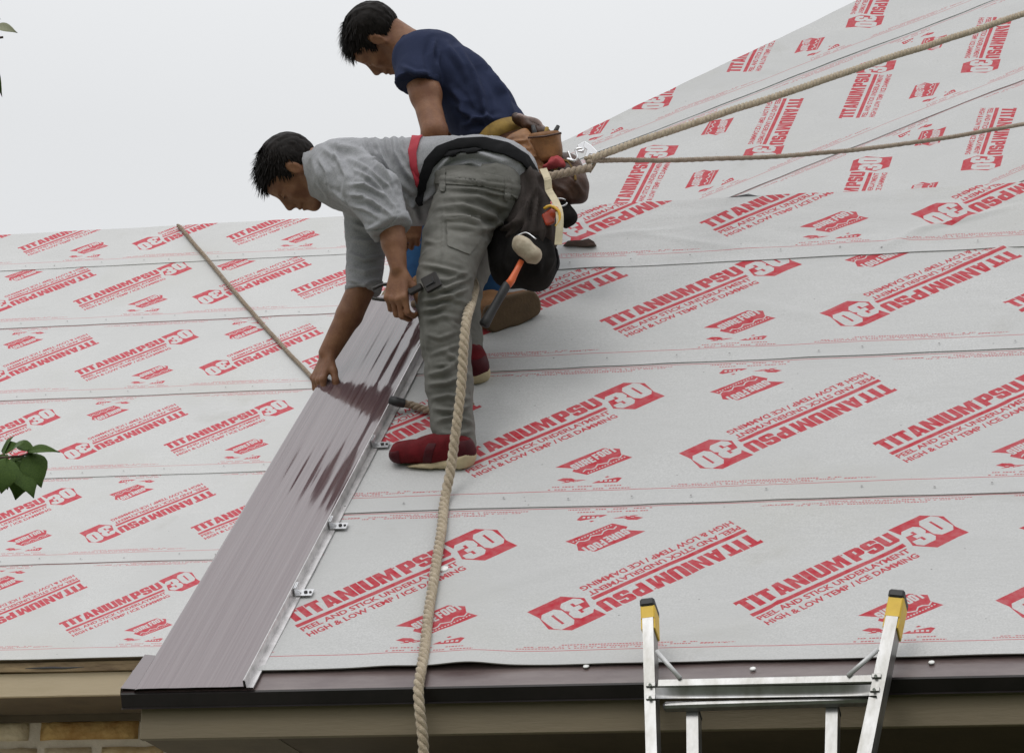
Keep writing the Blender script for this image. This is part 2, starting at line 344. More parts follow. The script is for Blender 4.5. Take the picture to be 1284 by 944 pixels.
M_ST = [stone_mat("limestone_rust", (.52, .34, .13), (.30, .15, .04)), stone_mat("limestone_buff", (.62, .53, .37), (.44, .34, .21)), stone_mat("limestone_gold", (.62, .49, .28), (.46, .32, .15))]

M_PAN = mat("streaked_brown_metal", (.080, .044, .049), .12, noise=(1.0, 6, .9), color2=(.135, .098, .102), ior=2.0, coord="UV", stretch=(34, 1.6, 1))  # lighter brown streaks along the panel length
_nt = M_PAN.node_tree; _r = _nt.nodes.new("ShaderNodeMapRange"); _r.inputs[1].default_value = .35; _r.inputs[2].default_value = .7; _r.inputs[3].default_value = .05; _r.inputs[4].default_value = .15
_n = _nt.nodes.new("ShaderNodeTexNoise"); _n.inputs["Scale"].default_value = 1; _n.inputs["Detail"].default_value = 5; _m = _nt.nodes.new("ShaderNodeMapping"); _m.inputs["Scale"].default_value = (22, 1.1, 1)
_nt.links.new(_nt.nodes["Texture Coordinate"].outputs["UV"], _m.inputs[0]); _nt.links.new(_m.outputs[0], _n.inputs["Vector"]); _nt.links.new(_n.outputs[0], _r.inputs[0]); _nt.links.new(_r.outputs[0], _nt.nodes["Principled BSDF"].inputs["Roughness"])
# ------------------------------------------------------------ ground
g = MB(); n = 24
for j in range(n + 1):
    for i in range(n + 1):
        x, y = (i / n - .5), (j / n - .5); x = math.copysign(abs(x * 2) ** 2.5, x) * 1500; y = math.copysign(abs(y * 2) ** 2.5, y) * 1500
        g.v.append((x, y + 8, GROUND_Z + (.03 * wob(x, y, .2) if abs(x) < 30 else 0)))
for j in range(n):
    for i in range(n): g.f.append((j * (n + 1) + i, j * (n + 1) + i + 1, (j + 1) * (n + 1) + i + 1, (j + 1) * (n + 1) + i))
tag(g.build("ground", M_GRASS), "mown lawn around the houses", None, None, "structure")

dv = MB(); dv.v = [(-12, 4, GROUND_Z + .06), (-3.6, 4, GROUND_Z + .06), (-3.6, 14.5, GROUND_Z + .06), (-12, 14.5, GROUND_Z + .06)]; dv.f = [(0, 1, 2, 3)]  # unseen pale slab, added to bounce light up onto the left wall
tag(dv.build("reflector", mat("pale_bounce", (.55, .53, .48), .9, noise=(3, 6, .6), bump=(50, .002))), "unseen pale driveway in front of the left house", None, None, "structure")
# ------------------------------------------------------------ near house: the roof being worked on
NH = thing("house", (-.6, 9.0, GROUND_Z), "nearest house whose printed roof underlayment carries both roofers and the ladder", "house")
VR = 2.80
def rake(v): return -.335 + .0565 * v
UR = 3.2
def slab(mb, quad, en, t):
    q = [np.asarray(p, float) for p in quad]; lo = [p - en * t for p in q]
    mb.add(q + lo, [(0, 1, 2, 3), (7, 6, 5, 4), (0, 4, 5, 1), (1, 5, 6, 2), (2, 6, 7, 3), (3, 7, 4, 0)]); return mb
d = MB(); slab(d, [onroof(rake(-.03), -.03, -.001), onroof(UR, -.03, -.001), onroof(UR, VR, -.001), onroof(rake(VR), VR, -.001)], EN, .035)
d.build("roof_deck", M_DECK, NH)
r0 = onroof(rake(VR), VR, 0); r1 = onroof(UR, VR, 0); back = V(0, S2, -S2)
bn = V(0, S2, S2); bs = MB(); slab(bs, [r0 + back * .02, r0 + back * 2.2, r1 + back * 2.2, r1 + back * .02], bn, .035)
bs.build("back_slope", M_SHEET, NH)
# rolls, lowest first; the phases of their print are those of the photograph
sheet(NH, TN, EU, EV, EN, rake(.95), UR, .016, .914, (0, 0), M_SHEET, 1, .0068, edge_lift=[(.52, .09, .013), (.33, .08, .006), (1.9, .3, .003)], label="lowest sheet of the near roof, lapped over the brown drip edge")
sheet(NH, TN, EU, EV, EN, rake(1.78), UR, .8315, 1.745, (.290, .8315), M_SHEET, 2, .0036)
sheet(NH, TN, EU, EV, EN, rake(2.6), UR, 1.6658, 2.58, (.6044, 1.6658), M_SHEET, 3, .0036, wr=1.5)
sheet(NH, TN, EU, EV, EN, rake(2.85), UR, 2.3379, VR + .012, (.825, 2.3379), M_SHEET, 4, .0036, wr=2.0, label="uppermost sheet of the near roof, cut by its ridge")
def nails(parent, P_, u0, u1, v0s, step, r):
    mb = MB(); R_ = random.Random(4)
    for v0 in v0s:
        u = u0
        while u < u1:
            c = P_(u + R_.uniform(-.05, .05), v0 + R_.uniform(-.014, .014), .0145); n = 7
            mb.add([c] + [c + EU * math.cos(2 * math.pi * k / n) * r + EV * math.sin(2 * math.pi * k / n) * r - EN * .002 for k in range(n)], [(0, 1 + k, 1 + (k + 1) % n) for k in range(n)]); u += step
    o = mb.build("lap_nails", mat("dull_nail_head", (.24, .235, .23), .6, metal=.2), parent, True); o["kind"] = "stuff"; return o
nails(NH, onroof, -.2, 3.0, (.8315 + .045, 1.6658 + .045, 2.3379 + .045), .205, .0034)
# curled edge at the ridge
fl = MB(); c0 = onroof(.885, VR + .008, .004); pts = []
for i in range(9):
    t = i / 8; u = -.30 + .42 * t; hgt = .020 * math.exp(-((t - .74) / .10) ** 2) + .003
    pts += [c0 + EU * u + V(0, 0, -.006), c0 + EU * u + V(0, -.004, hgt * .5), c0 + EU * (u + .01) + V(0, .02, hgt)]
fl.add(pts, [(i * 3 + k, (i + 1) * 3 + k, (i + 1) * 3 + k + 1, i * 3 + k + 1) for i in range(8) for k in range(2)])
o = fl.build("curled_edge", M_UNDER, NH, True); o["label"] = "dark curled edge of underlayment standing up at the ridge"
# drip edge
EY, EZ = onroof(0, -.062)[1:]
XL = -3.122
t_ = MB()
q = [V(XL, EY, EZ), V(.5, EY, EZ), onroof(.5 - TN[0], .05, .0), onroof(XL - TN[0], .05, .0)]
t_.v += [tuple(p + EN * .001) for p in q]; t_.f.append((0, 1, 2, 3))
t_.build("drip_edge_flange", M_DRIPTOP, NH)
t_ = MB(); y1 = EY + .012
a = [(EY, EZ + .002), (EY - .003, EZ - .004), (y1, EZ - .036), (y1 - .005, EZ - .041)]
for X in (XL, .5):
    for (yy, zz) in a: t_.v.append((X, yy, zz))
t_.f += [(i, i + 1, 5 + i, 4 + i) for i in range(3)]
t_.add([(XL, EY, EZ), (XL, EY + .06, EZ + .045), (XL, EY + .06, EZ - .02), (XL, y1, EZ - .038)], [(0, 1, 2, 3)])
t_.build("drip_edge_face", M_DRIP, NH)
ct = MB()                                                    # folded metal corner at the rake
ct.add([onroof(-.405, -.058, .014), onroof(-.345, -.058, .009), onroof(-.345, .105, .009), onroof(-.385, .105, .014), onroof(-.412, -.058, -.012), onroof(-.392, .105, -.012)], [(0, 1, 2, 3), (0, 3, 5, 4)])
ct.build("rake_corner_trim", M_BROWN, NH)
FZ0, FZ1 = EZ - .022, EZ - .118
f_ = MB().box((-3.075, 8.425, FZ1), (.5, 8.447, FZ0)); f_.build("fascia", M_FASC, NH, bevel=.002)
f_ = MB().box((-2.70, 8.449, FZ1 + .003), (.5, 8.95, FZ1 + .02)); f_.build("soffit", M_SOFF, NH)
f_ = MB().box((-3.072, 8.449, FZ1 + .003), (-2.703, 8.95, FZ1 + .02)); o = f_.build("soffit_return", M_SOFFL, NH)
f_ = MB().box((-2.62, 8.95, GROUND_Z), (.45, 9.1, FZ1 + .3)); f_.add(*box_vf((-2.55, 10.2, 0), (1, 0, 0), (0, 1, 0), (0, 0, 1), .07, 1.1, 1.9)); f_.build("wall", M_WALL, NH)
f_ = MB(); A = onroof(rake(-.03) + .02, -.03, -.04); B = onroof(rake(VR) + .02, VR, -.04); Cc = V(B[0], B[1] + 1.5, 2.0)
f_.add([A, B, Cc, V(A[0], 8.9, FZ1), V(A[0], 12, FZ1), V(B[0], 12, 2.2)], [(0, 1, 5, 4, 3)]); f_.build("gable_wall", M_FASC, NH)
# fastener caps on the drip edge and sheet
def cap(x, y, r, parent, m=M_WHITE, h=.006, name="cap_nail"):
    p = roofhit(x, y, h); mb = MB()
    vs = []; N = 12
    for rr_, hh in ((r, 0), (r, .0012), (r * .6, .0024), (0, .0026)):
        for k in range(N): a_ = 2 * math.pi * k / N; vs.append(p + EU * math.cos(a_) * rr_ + EV * math.sin(a_) * rr_ + EN * hh)
    mb.add(vs, [(j * N + k, j * N + (k + 1) % N, (j + 1) * N + (k + 1) % N, (j + 1) * N + k) for j in range(3) for k in range(N)])
    return mb.build(name, m, parent, True)
for x, y, r in ((735, 835, .008), (944, 838, .008), (1168, 830, .008), (1246, 814, .014), (556, 713, .014)): cap(x, y, r, NH)

# ------------------------------------------------------------ left house behind
LH = thing("house", (-6.0, 14.6, GROUND_Z), "left house behind with haze-paled printed underlayment, cream eave and limestone wall", "house")
def onleft(u, v, h=0.0): return TL + EU * u + EV * v + EN * h
U0, U1, VT = -3.4, 1.75, 4.50
d = MB(); slab(d, [onleft(U0, .02, -.001), onleft(U1, .02, -.001), onleft(U1, VT, -.001), onleft(U0, VT, -.001)], EN, .05); d.build("roof_deck", M_DECK, LH)
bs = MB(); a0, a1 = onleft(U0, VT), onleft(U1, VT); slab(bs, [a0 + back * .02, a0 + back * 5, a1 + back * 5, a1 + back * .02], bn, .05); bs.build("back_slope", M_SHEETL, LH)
LR = [(0, .004, 0), (-.840, .8257, 0), (-1.2097, 1.6457, 0), (-.6996, 2.4766, 0), (-.9675, 3.3063, 0), (-1.5235, 4.0221, 0)]
for i, (pu, v0, _) in enumerate(LR):
    top = LR[i + 1][1] + .088 if i < 5 else VT + .01
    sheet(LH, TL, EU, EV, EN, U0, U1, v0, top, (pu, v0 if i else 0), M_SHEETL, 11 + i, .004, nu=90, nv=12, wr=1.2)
nails(LH, onleft, -3.2, 1.6, [q[1] + .045 for q in LR[1:]], .22, .0036)
ly, lz = onleft(0, 0)[1:]
b_ = MB(); N = 60                                              # ragged weathered board end under the sheet
for i in range(N + 1):
    x = -8.9 + i * (5.2 / N); dz = .004 * wob(x, 0, 3); b_.v += [(x, ly + .012 + .003 * wob(x, 3, 5), lz - .004), (x, ly + .012 + .004 * wob(x, 5, 6), lz - .045 + dz), (x, ly + .07, lz - .045 + dz), (x, ly + .07, lz + .04)]
b_.f += [(i * 4 + k, i * 4 + k + 1, i * 4 + k + 5, i * 4 + k + 4) for i in range(N) for k in range(3)]
o = b_.build("board_edge", M_WOODO, LH); o["label"] = "rotten rough board edge under the sheet"
k_ = MB()
k_.tube([(x, ly + .012, lz - .030 + .006 * wob(x, 1, 11)) for x in np.linspace(-5.70, -5.42, 15)], [.001 + .004 * math.sin(math.pi * i / 14) + .002 * abs(wob(i, 2, .9)) for i in range(15)], 6)
k_.build("rot_crack", M_UNDER, LH)
b_ = MB().box((-8.9, ly + .03, lz - .155), (-3.7, ly + .055, lz - .048)); b_.build("fascia", M_FASCL, LH, bevel=.003)
b_ = MB().box((-8.9, ly + .057, lz - .152), (-3.7, ly + .50, lz - .135)); b_.build("soffit", M_SOFFL, LH)
WY = ly + .46
b_ = MB().box((-8.9, WY + .02, GROUND_Z), (-3.7, WY + .3, lz - .16)); b_.build("wall", M_MORT, LH)
b_ = MB().box((-8.9, WY - .005, lz - .185), (-3.7, WY + .02, lz - .153)); b_.build("frieze", M_SOFFL, LH)
def stone(x0, x1, z0, z1, m, s):
    """rough faced block with uneven edges"""
    nx, nz = 7, 4; vs = []
    for j in range(nz + 1):
        for i in range(nx + 1):
            x = x0 + (x1 - x0) * i / nx; z = z0 + (z1 - z0) * j / nz
            e_ = (i in (0, nx)) or (j in (0, nz)); x += .006 * wob(z * 9, s, 2) if i in (0, nx) else 0; z += .005 * wob(x * 6, s + 3, 2) if j in (0, nz) else 0
            vs.append((x, WY + (.012 if e_ else -.008 + .010 * wob(x * 14 + s, z * 14, 1)), z))
    b0 = len(vs); ring = [i for i in range(nx + 1)] + [j * (nx + 1) + nx for j in range(1, nz + 1)] + [nz * (nx + 1) + i for i in range(nx - 1, -1, -1)] + [j * (nx + 1) for j in range(nz - 1, 0, -1)]
    vs += [(vs[i][0], WY + .03, vs[i][2]) for i in ring]; R = len(ring)
    fs = [(j * (nx + 1) + i, j * (nx + 1) + i + 1, (j + 1) * (nx + 1) + i + 1, (j + 1) * (nx + 1) + i) for j in range(nz) for i in range(nx)]
    fs += [(ring[k], b0 + k, b0 + (k + 1) % R, ring[(k + 1) % R]) for k in range(R)]
    mb = MB().add(vs, fs); return mb.build("stone", m, LH, True)
def wx(x, y): return PY(x, y, WY)
z_ = lambda y: PY(100, y, WY)[2]
x_ = lambda x: PY(x, 915, WY)[0]
row0 = [(-150, -70), (-60, 34), (50, 172), (186, 260)]
for i, (a, b) in enumerate(row0): stone(x_(a), x_(b), z_(926), z_(902), M_ST[(1, 1, 0, 2)[i]], i)
row1 = [(-120, -30), (-20, 46), (56, 114), (128, 205), (216, 290)]
for i, (a, b) in enumerate(row1): stone(x_(a), x_(b), z_(966), z_(936), M_ST[(2, 1, 1, 2, 0)[i]], 10 + i)
zz_ = z_(975); k = 0
while zz_ > 2.1:
    h_ = .085 + .03 * ((k * 37) % 5) / 5; x = -7.0 + .13 * (k % 3)
    while x < -4.6:
        w = .22 + .25 * random.random(); stone(x, x + w, zz_ - h_, zz_, random.choice(M_ST), k + x); x += w + .035
    zz_ -= h_ + .03; k += 1

# ------------------------------------------------------------ rear roof rising to the upper right
BH = thing("house", (-.5, 15.0, GROUND_Z), "rear house roof rising to the upper right with tilted rows of print", "house")
hipn = UV_ - .15 * UU; hipp = TU + UV_ * 1.23
for i, (pu, v0) in enumerate([(.35, -2.49), (-.15, -1.66), (-.6925, -.8313), (0, 0), (-1.2431, .842)]):
    sheet(BH, TU, UU, UV_, UN, -4.2, 4.2, v0, v0 + .92, (pu, v0), M_SHEET, 21 + i, .004, cut=[(hipp, hipn), ((0, 0, 3.3), (0, 0, -1)), ((.6, 0, 0), (1, 0, 0)), ((-3.62, 0, 0), (-1, 0, 0))], nu=170, nv=18, wr=2.2)
hd = nrm(UU + .15 * UV_); hA = hipp - hd * 1.4; hB = hipp + hd * 2.4
hb = MB(); bk = nrm(V(.1, .8, -.6)); slab(hb, [hA - UN * .004, hA - UN * .004 + bk * 1.5, hB - UN * .004 + bk * 1.5, hB - UN * .004], nrm(np.cross(hd, bk)) * (-1 if np.cross(hd, bk)[2] > 0 else 1) * -1, .03); hb.build("back_slope", M_SHEET, BH)
dk = MB(); slab(dk, [hA - UN * .002, hB - UN * .002, hB - UN * .002 - UV_ * 3.6, hA - UN * .002 - UV_ * 3.6 + UU * 2.4], UN, .04); o = dk.build("roof_deck", M_DECK, BH)
bm = bmesh.new(); bm.from_mesh(o.data); bmesh.ops.bisect_plane(bm, geom=bm.verts[:] + bm.edges[:] + bm.faces[:], plane_co=(0, 0, 3.3), plane_no=(0, 0, -1), clear_outer=True); bmesh.ops.bisect_plane(bm, geom=bm.verts[:] + bm.edges[:] + bm.faces[:], plane_co=(-3.6, 0, 0), plane_no=(-1, 0, 0), clear_outer=True); bm.to_mesh(o.data); bm.free()
b_ = MB().box((-3.0, 13.2, GROUND_Z), (.5, 17, 3.2)); b_.build("wall", M_WALL, BH)

# ------------------------------------------------------------ the metal roofing panel being set along the rake
PN = thing("roof_panel", onroof(-.2, -.06, .01), "long mauve brown ribbed metal panel lying along the left edge of the near roof", "metal panel")
W0 = lambda v: -.362 + .0565 * v
W1 = lambda v: -.060 + .041 * v
nv_, nu_ = 150, 97
vs = []; V0, V1 = -.064, 2.20
for j in range(nv_):
    v = V0 + (V1 - V0) * j / (nv_ - 1)
    for i in range(nu_):
        s = i / (nu_ - 1); u = W0(v) + (W1(v) - W0(v)) * s
        r_ = math.sin(2 * math.pi * (s * 6.5 - .1)); rib = .00042 * max(-1, min(1, r_ * 1.6)) * min(1, j / 8)
        fine = .00003 * math.sin(2 * math.pi * s * 21)
        oil = .0013 * mnoise.noise(Vector((s * 3.2, v * 1.1, 2.2))) + .0004 * mnoise.noise(Vector((s * 9, v * 1.6, 7.0)))
        hem = .006 * math.exp(-s * 60)
        vs.append(onroof(u, v, .0155 + rib + fine + oil - hem))
fs = [(j * nu_ + i, j * nu_ + i + 1, (j + 1) * nu_ + i + 1, (j + 1) * nu_ + i) for j in range(nv_ - 1) for i in range(nu_ - 1)]
mk("pan", vs, fs, M_PAN, PN, True, uvs=[((i % nu_) / (nu_ - 1), (i // nu_) / (nu_ - 1)) for i in range(len(vs))])
vs = []; fs = []; prof = [(0, .013), (.0015, .034), (.0055, .036), (.0075, .032), (.008, .0125), (.026, .012), (.026, .008)]
prof2 = [(-.001, .013), (.0, .0345), (.004, .038), (.009, .034), (.0095, .030)]
for nm, pr, mt in (("seam_leg", prof, mat("mill_finish_metal", (.60, .58, .58), .28, metal=.5, noise=(30, 3, .5))),):
    vs = []; K = len(pr)
    for j in range(60):
        v = V0 + (V1 - V0) * j / 59
        for (du, h) in pr: vs.append(onroof(W1(v) + du, v, h + .0006 * wob(v, 2, 3)))
    fs = [(j * K + i, j * K + i + 1, (j + 1) * K + i + 1, (j + 1) * K + i) for j in range(59) for i in range(K - 1)]
    mk(nm, vs, fs, mt, PN)
fe = MB()                                                      # turned hem at the left edge and at the eave
for j in range(40):
    v = V0 + (V1 - V0) * j / 39; fe.v += [onroof(W0(v), v, .0085), onroof(W0(v) - .002, v, .004), onroof(W0(v) + .001, v, -.012)]
fe.f += [(j * 3 + k, j * 3 + k + 1, j * 3 + k + 4, j * 3 + k + 3) for j in range(39) for k in range(2)]
fe.build("edge_hem", M_BROWN, PN)
for (x, y) in ((438, 668), (389, 752), (492, 566)):
    p = roofhit(x + 14, y - 4, .0); u, v = (p - TN) @ EU, (p - TN) @ EV; u = W1(v) + .010
    c = MB(); c.obox(onroof(u + .024, v, .0150), EU, EV, EN, .024, .016, .0009)
    c.obox(onroof(u + .0015, v, .024), EU, EV, EN, .0010, .016, .0155); c.obox(onroof(u + .0025, v + .004, .036), EU, EV, EN, .0035, .016, .0010)
    c.obox(onroof(u + .013, v - .001, .019), EU + EN * -.9, EV, EN, .006, .003, .0008)
    cl = c.build("panel_clip", M_GALV, PN)
    s_ = MB(); s_.tube([onroof(u + .028, v, .015), onroof(u + .028, v, .019)], .0055, 8); s_.tube([onroof(u + .041, v, .015), onroof(u + .041, v, .018)], .004, 8); s_.build("clip_screw", M_DRIP, cl)
# ------------------------------------------------------------ aluminium ladder leaning on the eave
M_ALU = mat("brushed_aluminium", (.33, .33, .33), .36, metal=.8, noise=(18, 6, .9), color2=(.22, .215, .20), bump=(60, .0006), stretch=(1, 1, .25))
M_BRACE = mat("bright_strut", (.55, .55, .55), .45, metal=.25, noise=(40, 4, .6), color2=(.42, .42, .41)); M_YEL = mat("yellow_rubber", (.72, .47, .03), .5, noise=(20, 4, .4), color2=(.5, .3, .02))
M_BLK = mat("black_rubber", (.02, .02, .021), .55, bump=(60, .0008))
def lad(x, y, off=0.0):
    r = ray(x, y); s = (8.30 + off - 1.75 / 3) / (r[1] - r[2] / 3); return r * s
LN = nrm(V(0, -1, 1 / 3)); LUP = nrm(V(0, 1 / 3, 1))
LD = thing("ladder", (-.95, 7.2, GROUND_Z), "aluminium ladder with yellow and black rail tips leaning on the eave", "ladder")
def extend(a, b):  # carry a line from a through b down to the ground
    d_ = nrm(b - a); return a + d_ * ((GROUND_Z - a[2]) / d_[2])
def channel(a, b, w0, w1, depth, name, parent, m=M_ALU, lipside=1):
    """C-section rail: front web, returns on both sides"""
    mb = MB(); d_ = nrm(b - a); n_ = nrm(LN - d_ * (LN @ d_)); s_ = np.cross(d_, n_); s_ = s_ if s_[0] > 0 else -s_
    for (p0, p1) in ((a, b),):
        for (cx, cy, hw, hd) in ((0, 0, .5, .0016), (-.5, -.5, .0016, .5), (.5, -.5, .0016, .5)):
            vs = []
            for p, w in ((p0, w0), (p1, w1)):
                for i in (-1, 1):
                    for j in (-1, 1):
                        sx = (cx * w + (hw * w if hw == .5 else hw) * i) - (cx * .0032 if cx else 0); sy = (cy * depth + (hd * depth if hd == .5 else hd) * j) - (.0017 if cy else 0)
                        vs.append(p + s_ * sx + n_ * sy)
            mb.add(vs, [(0, 1, 3, 2), (4, 6, 7, 5), (0, 4, 5, 1), (2, 3, 7, 6), (0, 2, 6, 4), (1, 5, 7, 3)])
    return mb.build(name, m, parent)
lt, lb = lad(812, 770), lad(816.8, 944); rt, rb_ = lad(1119.5, 768), lad(1083.5, 944)
def upto(a, b, y): return a
lfull = extend(lt, lb); 
# the right rail splays, then runs straight below the frame
rmid = rt + (rb_ - rt) * 1.25; rfull = V(rmid[0] - .02, *extend(rmid, rmid - LUP)[1:])
channel(lt, lfull, .028, .030, .062, "rail", LD); channel(rt, rmid, .031, .036, .062, "rail", LD); channel(rmid, rfull, .036, .036, .062, "rail", LD)
for (top, a, b, w) in ((lad(811, 751), lt, lfull, .034), (lad(1122.5, 740), rt, rmid, .037)):
    d_ = nrm(a - b); n_ = nrm(LN - d_ * (LN @ d_)); s_ = np.cross(d_, n_); s_ = s_ if s_[0] > 0 else -s_
    L = np.linalg.norm(top - a); m_ = MB()
    m_.obox(a + d_ * (L * .5 - .012) - n_ * .006, d_, s_, n_, L * .5 + .012 - .012, w / 2, .008)
    m_.obox(a + d_ * (L * .5 - .026) + s_ * (w / 2 - .002) - n_ * .036, d_, s_, n_, L * .5 + .016, .0035, .034); m_.obox(a + d_ * (L * .5 - .026) - s_ * (w / 2 - .002) - n_ * .036, d_, s_, n_, L * .5 + .016, .0035, .034)
    cp = m_.build("rail_boot", M_YEL, LD, bevel=.002)
    m_ = MB().obox(a + d_ * (L - .010) - n_ * .033, d_, s_, n_, .012, w / 2 + .002, .040); m_.build("boot_tip", M_BLK, cp, bevel=.005)
def lbar(x0, y0, x1, y1, h, dep, off, name, m=M_ALU, bev=.003):
    a, b = lad(x0, y0, off), lad(x1, y1, off); mb = MB(); d_ = nrm(b - a); up = nrm(np.cross(LN, d_)); up = up if up[2] > 0 else -up
    mb.obox((a + b) / 2, d_, up, np.cross(d_, up), np.linalg.norm(b - a) / 2, h / 2, dep / 2); return mb.build(name, m, LD, bevel=bev)
# top rung: broad front lip, curved darker underside that flares into the rails
lbar(824, 856.5, 1103, 850.5, .024, .006, .006, "rung")
cu = MB(); A, B = lad(815, 866, .0), lad(1100, 862, .0); N = 24
for i in range(N + 1):
    t = i / N; fl_ = .016 * (math.exp(-t / .07) + math.exp(-(1 - t) / .07)); p = A + (B - A) * t
    for (du, dn) in ((.012, -.004), (-.002 - fl_ * .3, -.018 + fl_ * 1.1), (-.014 - fl_ * .5, -.022 + fl_ * 1.2), (-.019 - fl_ * .5, -.006 + fl_)): cu.v.append(p + LUP * du + LN * dn)
cu.f += [(i * 4 + k, (i + 1) * 4 + k, (i + 1) * 4 + k + 1, i * 4 + k + 1) for i in range(N) for k in range(3)]
cu.build("rung_flare", M_ALU, LD, True)
lbar(832, 886, 1098, 878, .020, .030, .03, "rung", bev=.006)
for yy in range(8):
    p = lad(820, 1010 + yy * 130, .02); lbar(834, 1010 + yy * 130, 1060, 1008 + yy * 130, .022, .03, .03, "rung", bev=.006)
for (x0, y0, x1, y1) in ((823, 816, 853, 850), (1101, 814, 1063, 847)):
    m_ = MB().tube([lad(x0, y0, .0), lad(x1, y1, .0)], .0062, 8); m_.build("brace", M_BRACE, LD, True)
for (x, y) in ((816, 858), (816, 874), (1099, 847), (1097, 864)):
    m_ = MB().obox(lad(x, y, -.004), EU, LUP, LN, .012, .006, .003); br = m_.build("bracket", M_ALU, LD, bevel=.001)
    m_ = MB().tube([lad(x - 1, y, -.006), lad(x - 1, y, -.014)], .0042, 8); m_.build("rivet", M_GALV, br)
for (x0, x1, yt) in ((868, 868.5, 890), (1043, 1042, 885)):
    a = lad(x0, yt, .045); b = lad(x1, 944, .045); channel(a, extend(a, b), .030, .030, .05, "inner_rail", LD)
    m_ = MB().obox(a + LUP * .003 - LN * .026, EU, LUP, LN, .0165, .006, .029); m_.build("inner_rail_cap", M_BLK, LD, bevel=.003)

# ------------------------------------------------------------ ropes
M_ROPE = mat("sisal_rope", (.43, .355, .255), .9, noise=(55, 5, .9), color2=(.27, .21, .14), bump=(240, .003), sheen=.2)
M_ROPED = mat("dirty_rope", (.31, .245, .18), .9, noise=(45, 5, .9), color2=(.20, .14, .09), bump=(240, .003), sheen=.2)
def spline(P, step):
    P = np.asarray(P, float); Q = np.vstack([2 * P[0] - P[1], P, 2 * P[-1] - P[-2]]); out = []
    for i in range(1, len(Q) - 2):
        L = np.linalg.norm(Q[i + 1] - Q[i]); n = max(2, int(L / step))
        t = (np.arange(n) / n)[:, None]; a, b, c, d_ = Q[i - 1], Q[i], Q[i + 1], Q[i + 2]
        out.append(.5 * ((2 * b) + (c - a) * t + (2 * a - 5 * b + 4 * c - d_) * t ** 2 + (3 * b - 3 * c + d_ - a) * t ** 3))
    out.append(P[-1:]); return np.vstack(out)
def rope(name, pts, r, label, m, pitch=None, cat="rope", group=None, fuzz=0):
    C_ = spline(pts, .007 if r > .01 else .012); n = len(C_); T = np.gradient(C_, axis=0); T /= np.linalg.norm(T, axis=1)[:, None]
    C_ = C_ + np.array([[mnoise.noise(Vector(c * 4)) * r * .3, 0, mnoise.noise(Vector(c * 4 + 9)) * r * .3] for c in C_])
    s = np.concatenate([[0], np.cumsum(np.linalg.norm(np.diff(C_, axis=0), axis=1))]); pitch = pitch or r * 5.2
    u = nrm(np.cross(T[0], (.3, .2, 1))); mb = MB(); fr = []
    for i in range(n): u = nrm(u - T[i] * (u @ T[i])); fr.append((u, np.cross(T[i], u)))
    for k in range(3):
        pts_ = []
        for i in range(n):
            a = -2 * math.pi * s[i] / pitch + k * 2 * math.pi / 3; uu, ww = fr[i]; pts_.append(C_[i] + (uu * math.cos(a) + ww * math.sin(a)) * r * .47)
        mb.tube(pts_, r * .56, 7)
    for i in range(int(s[-1] * fuzz)):
        q = random.randrange(n); a = random.random() * 6.28; uu, ww = fr[q]; dirn = uu * math.cos(a) + ww * math.sin(a); p = C_[q] + dirn * r * .9
        e_ = p + dirn * random.uniform(.002, .009) + T[q] * random.uniform(-.012, .012); mb.add([p, p + T[q] * .0012, e_], [(0, 1, 2)])
    o = mb.build(name, m, None, True); o.location = (0, 0, 0); return tag(o, label, cat, group)
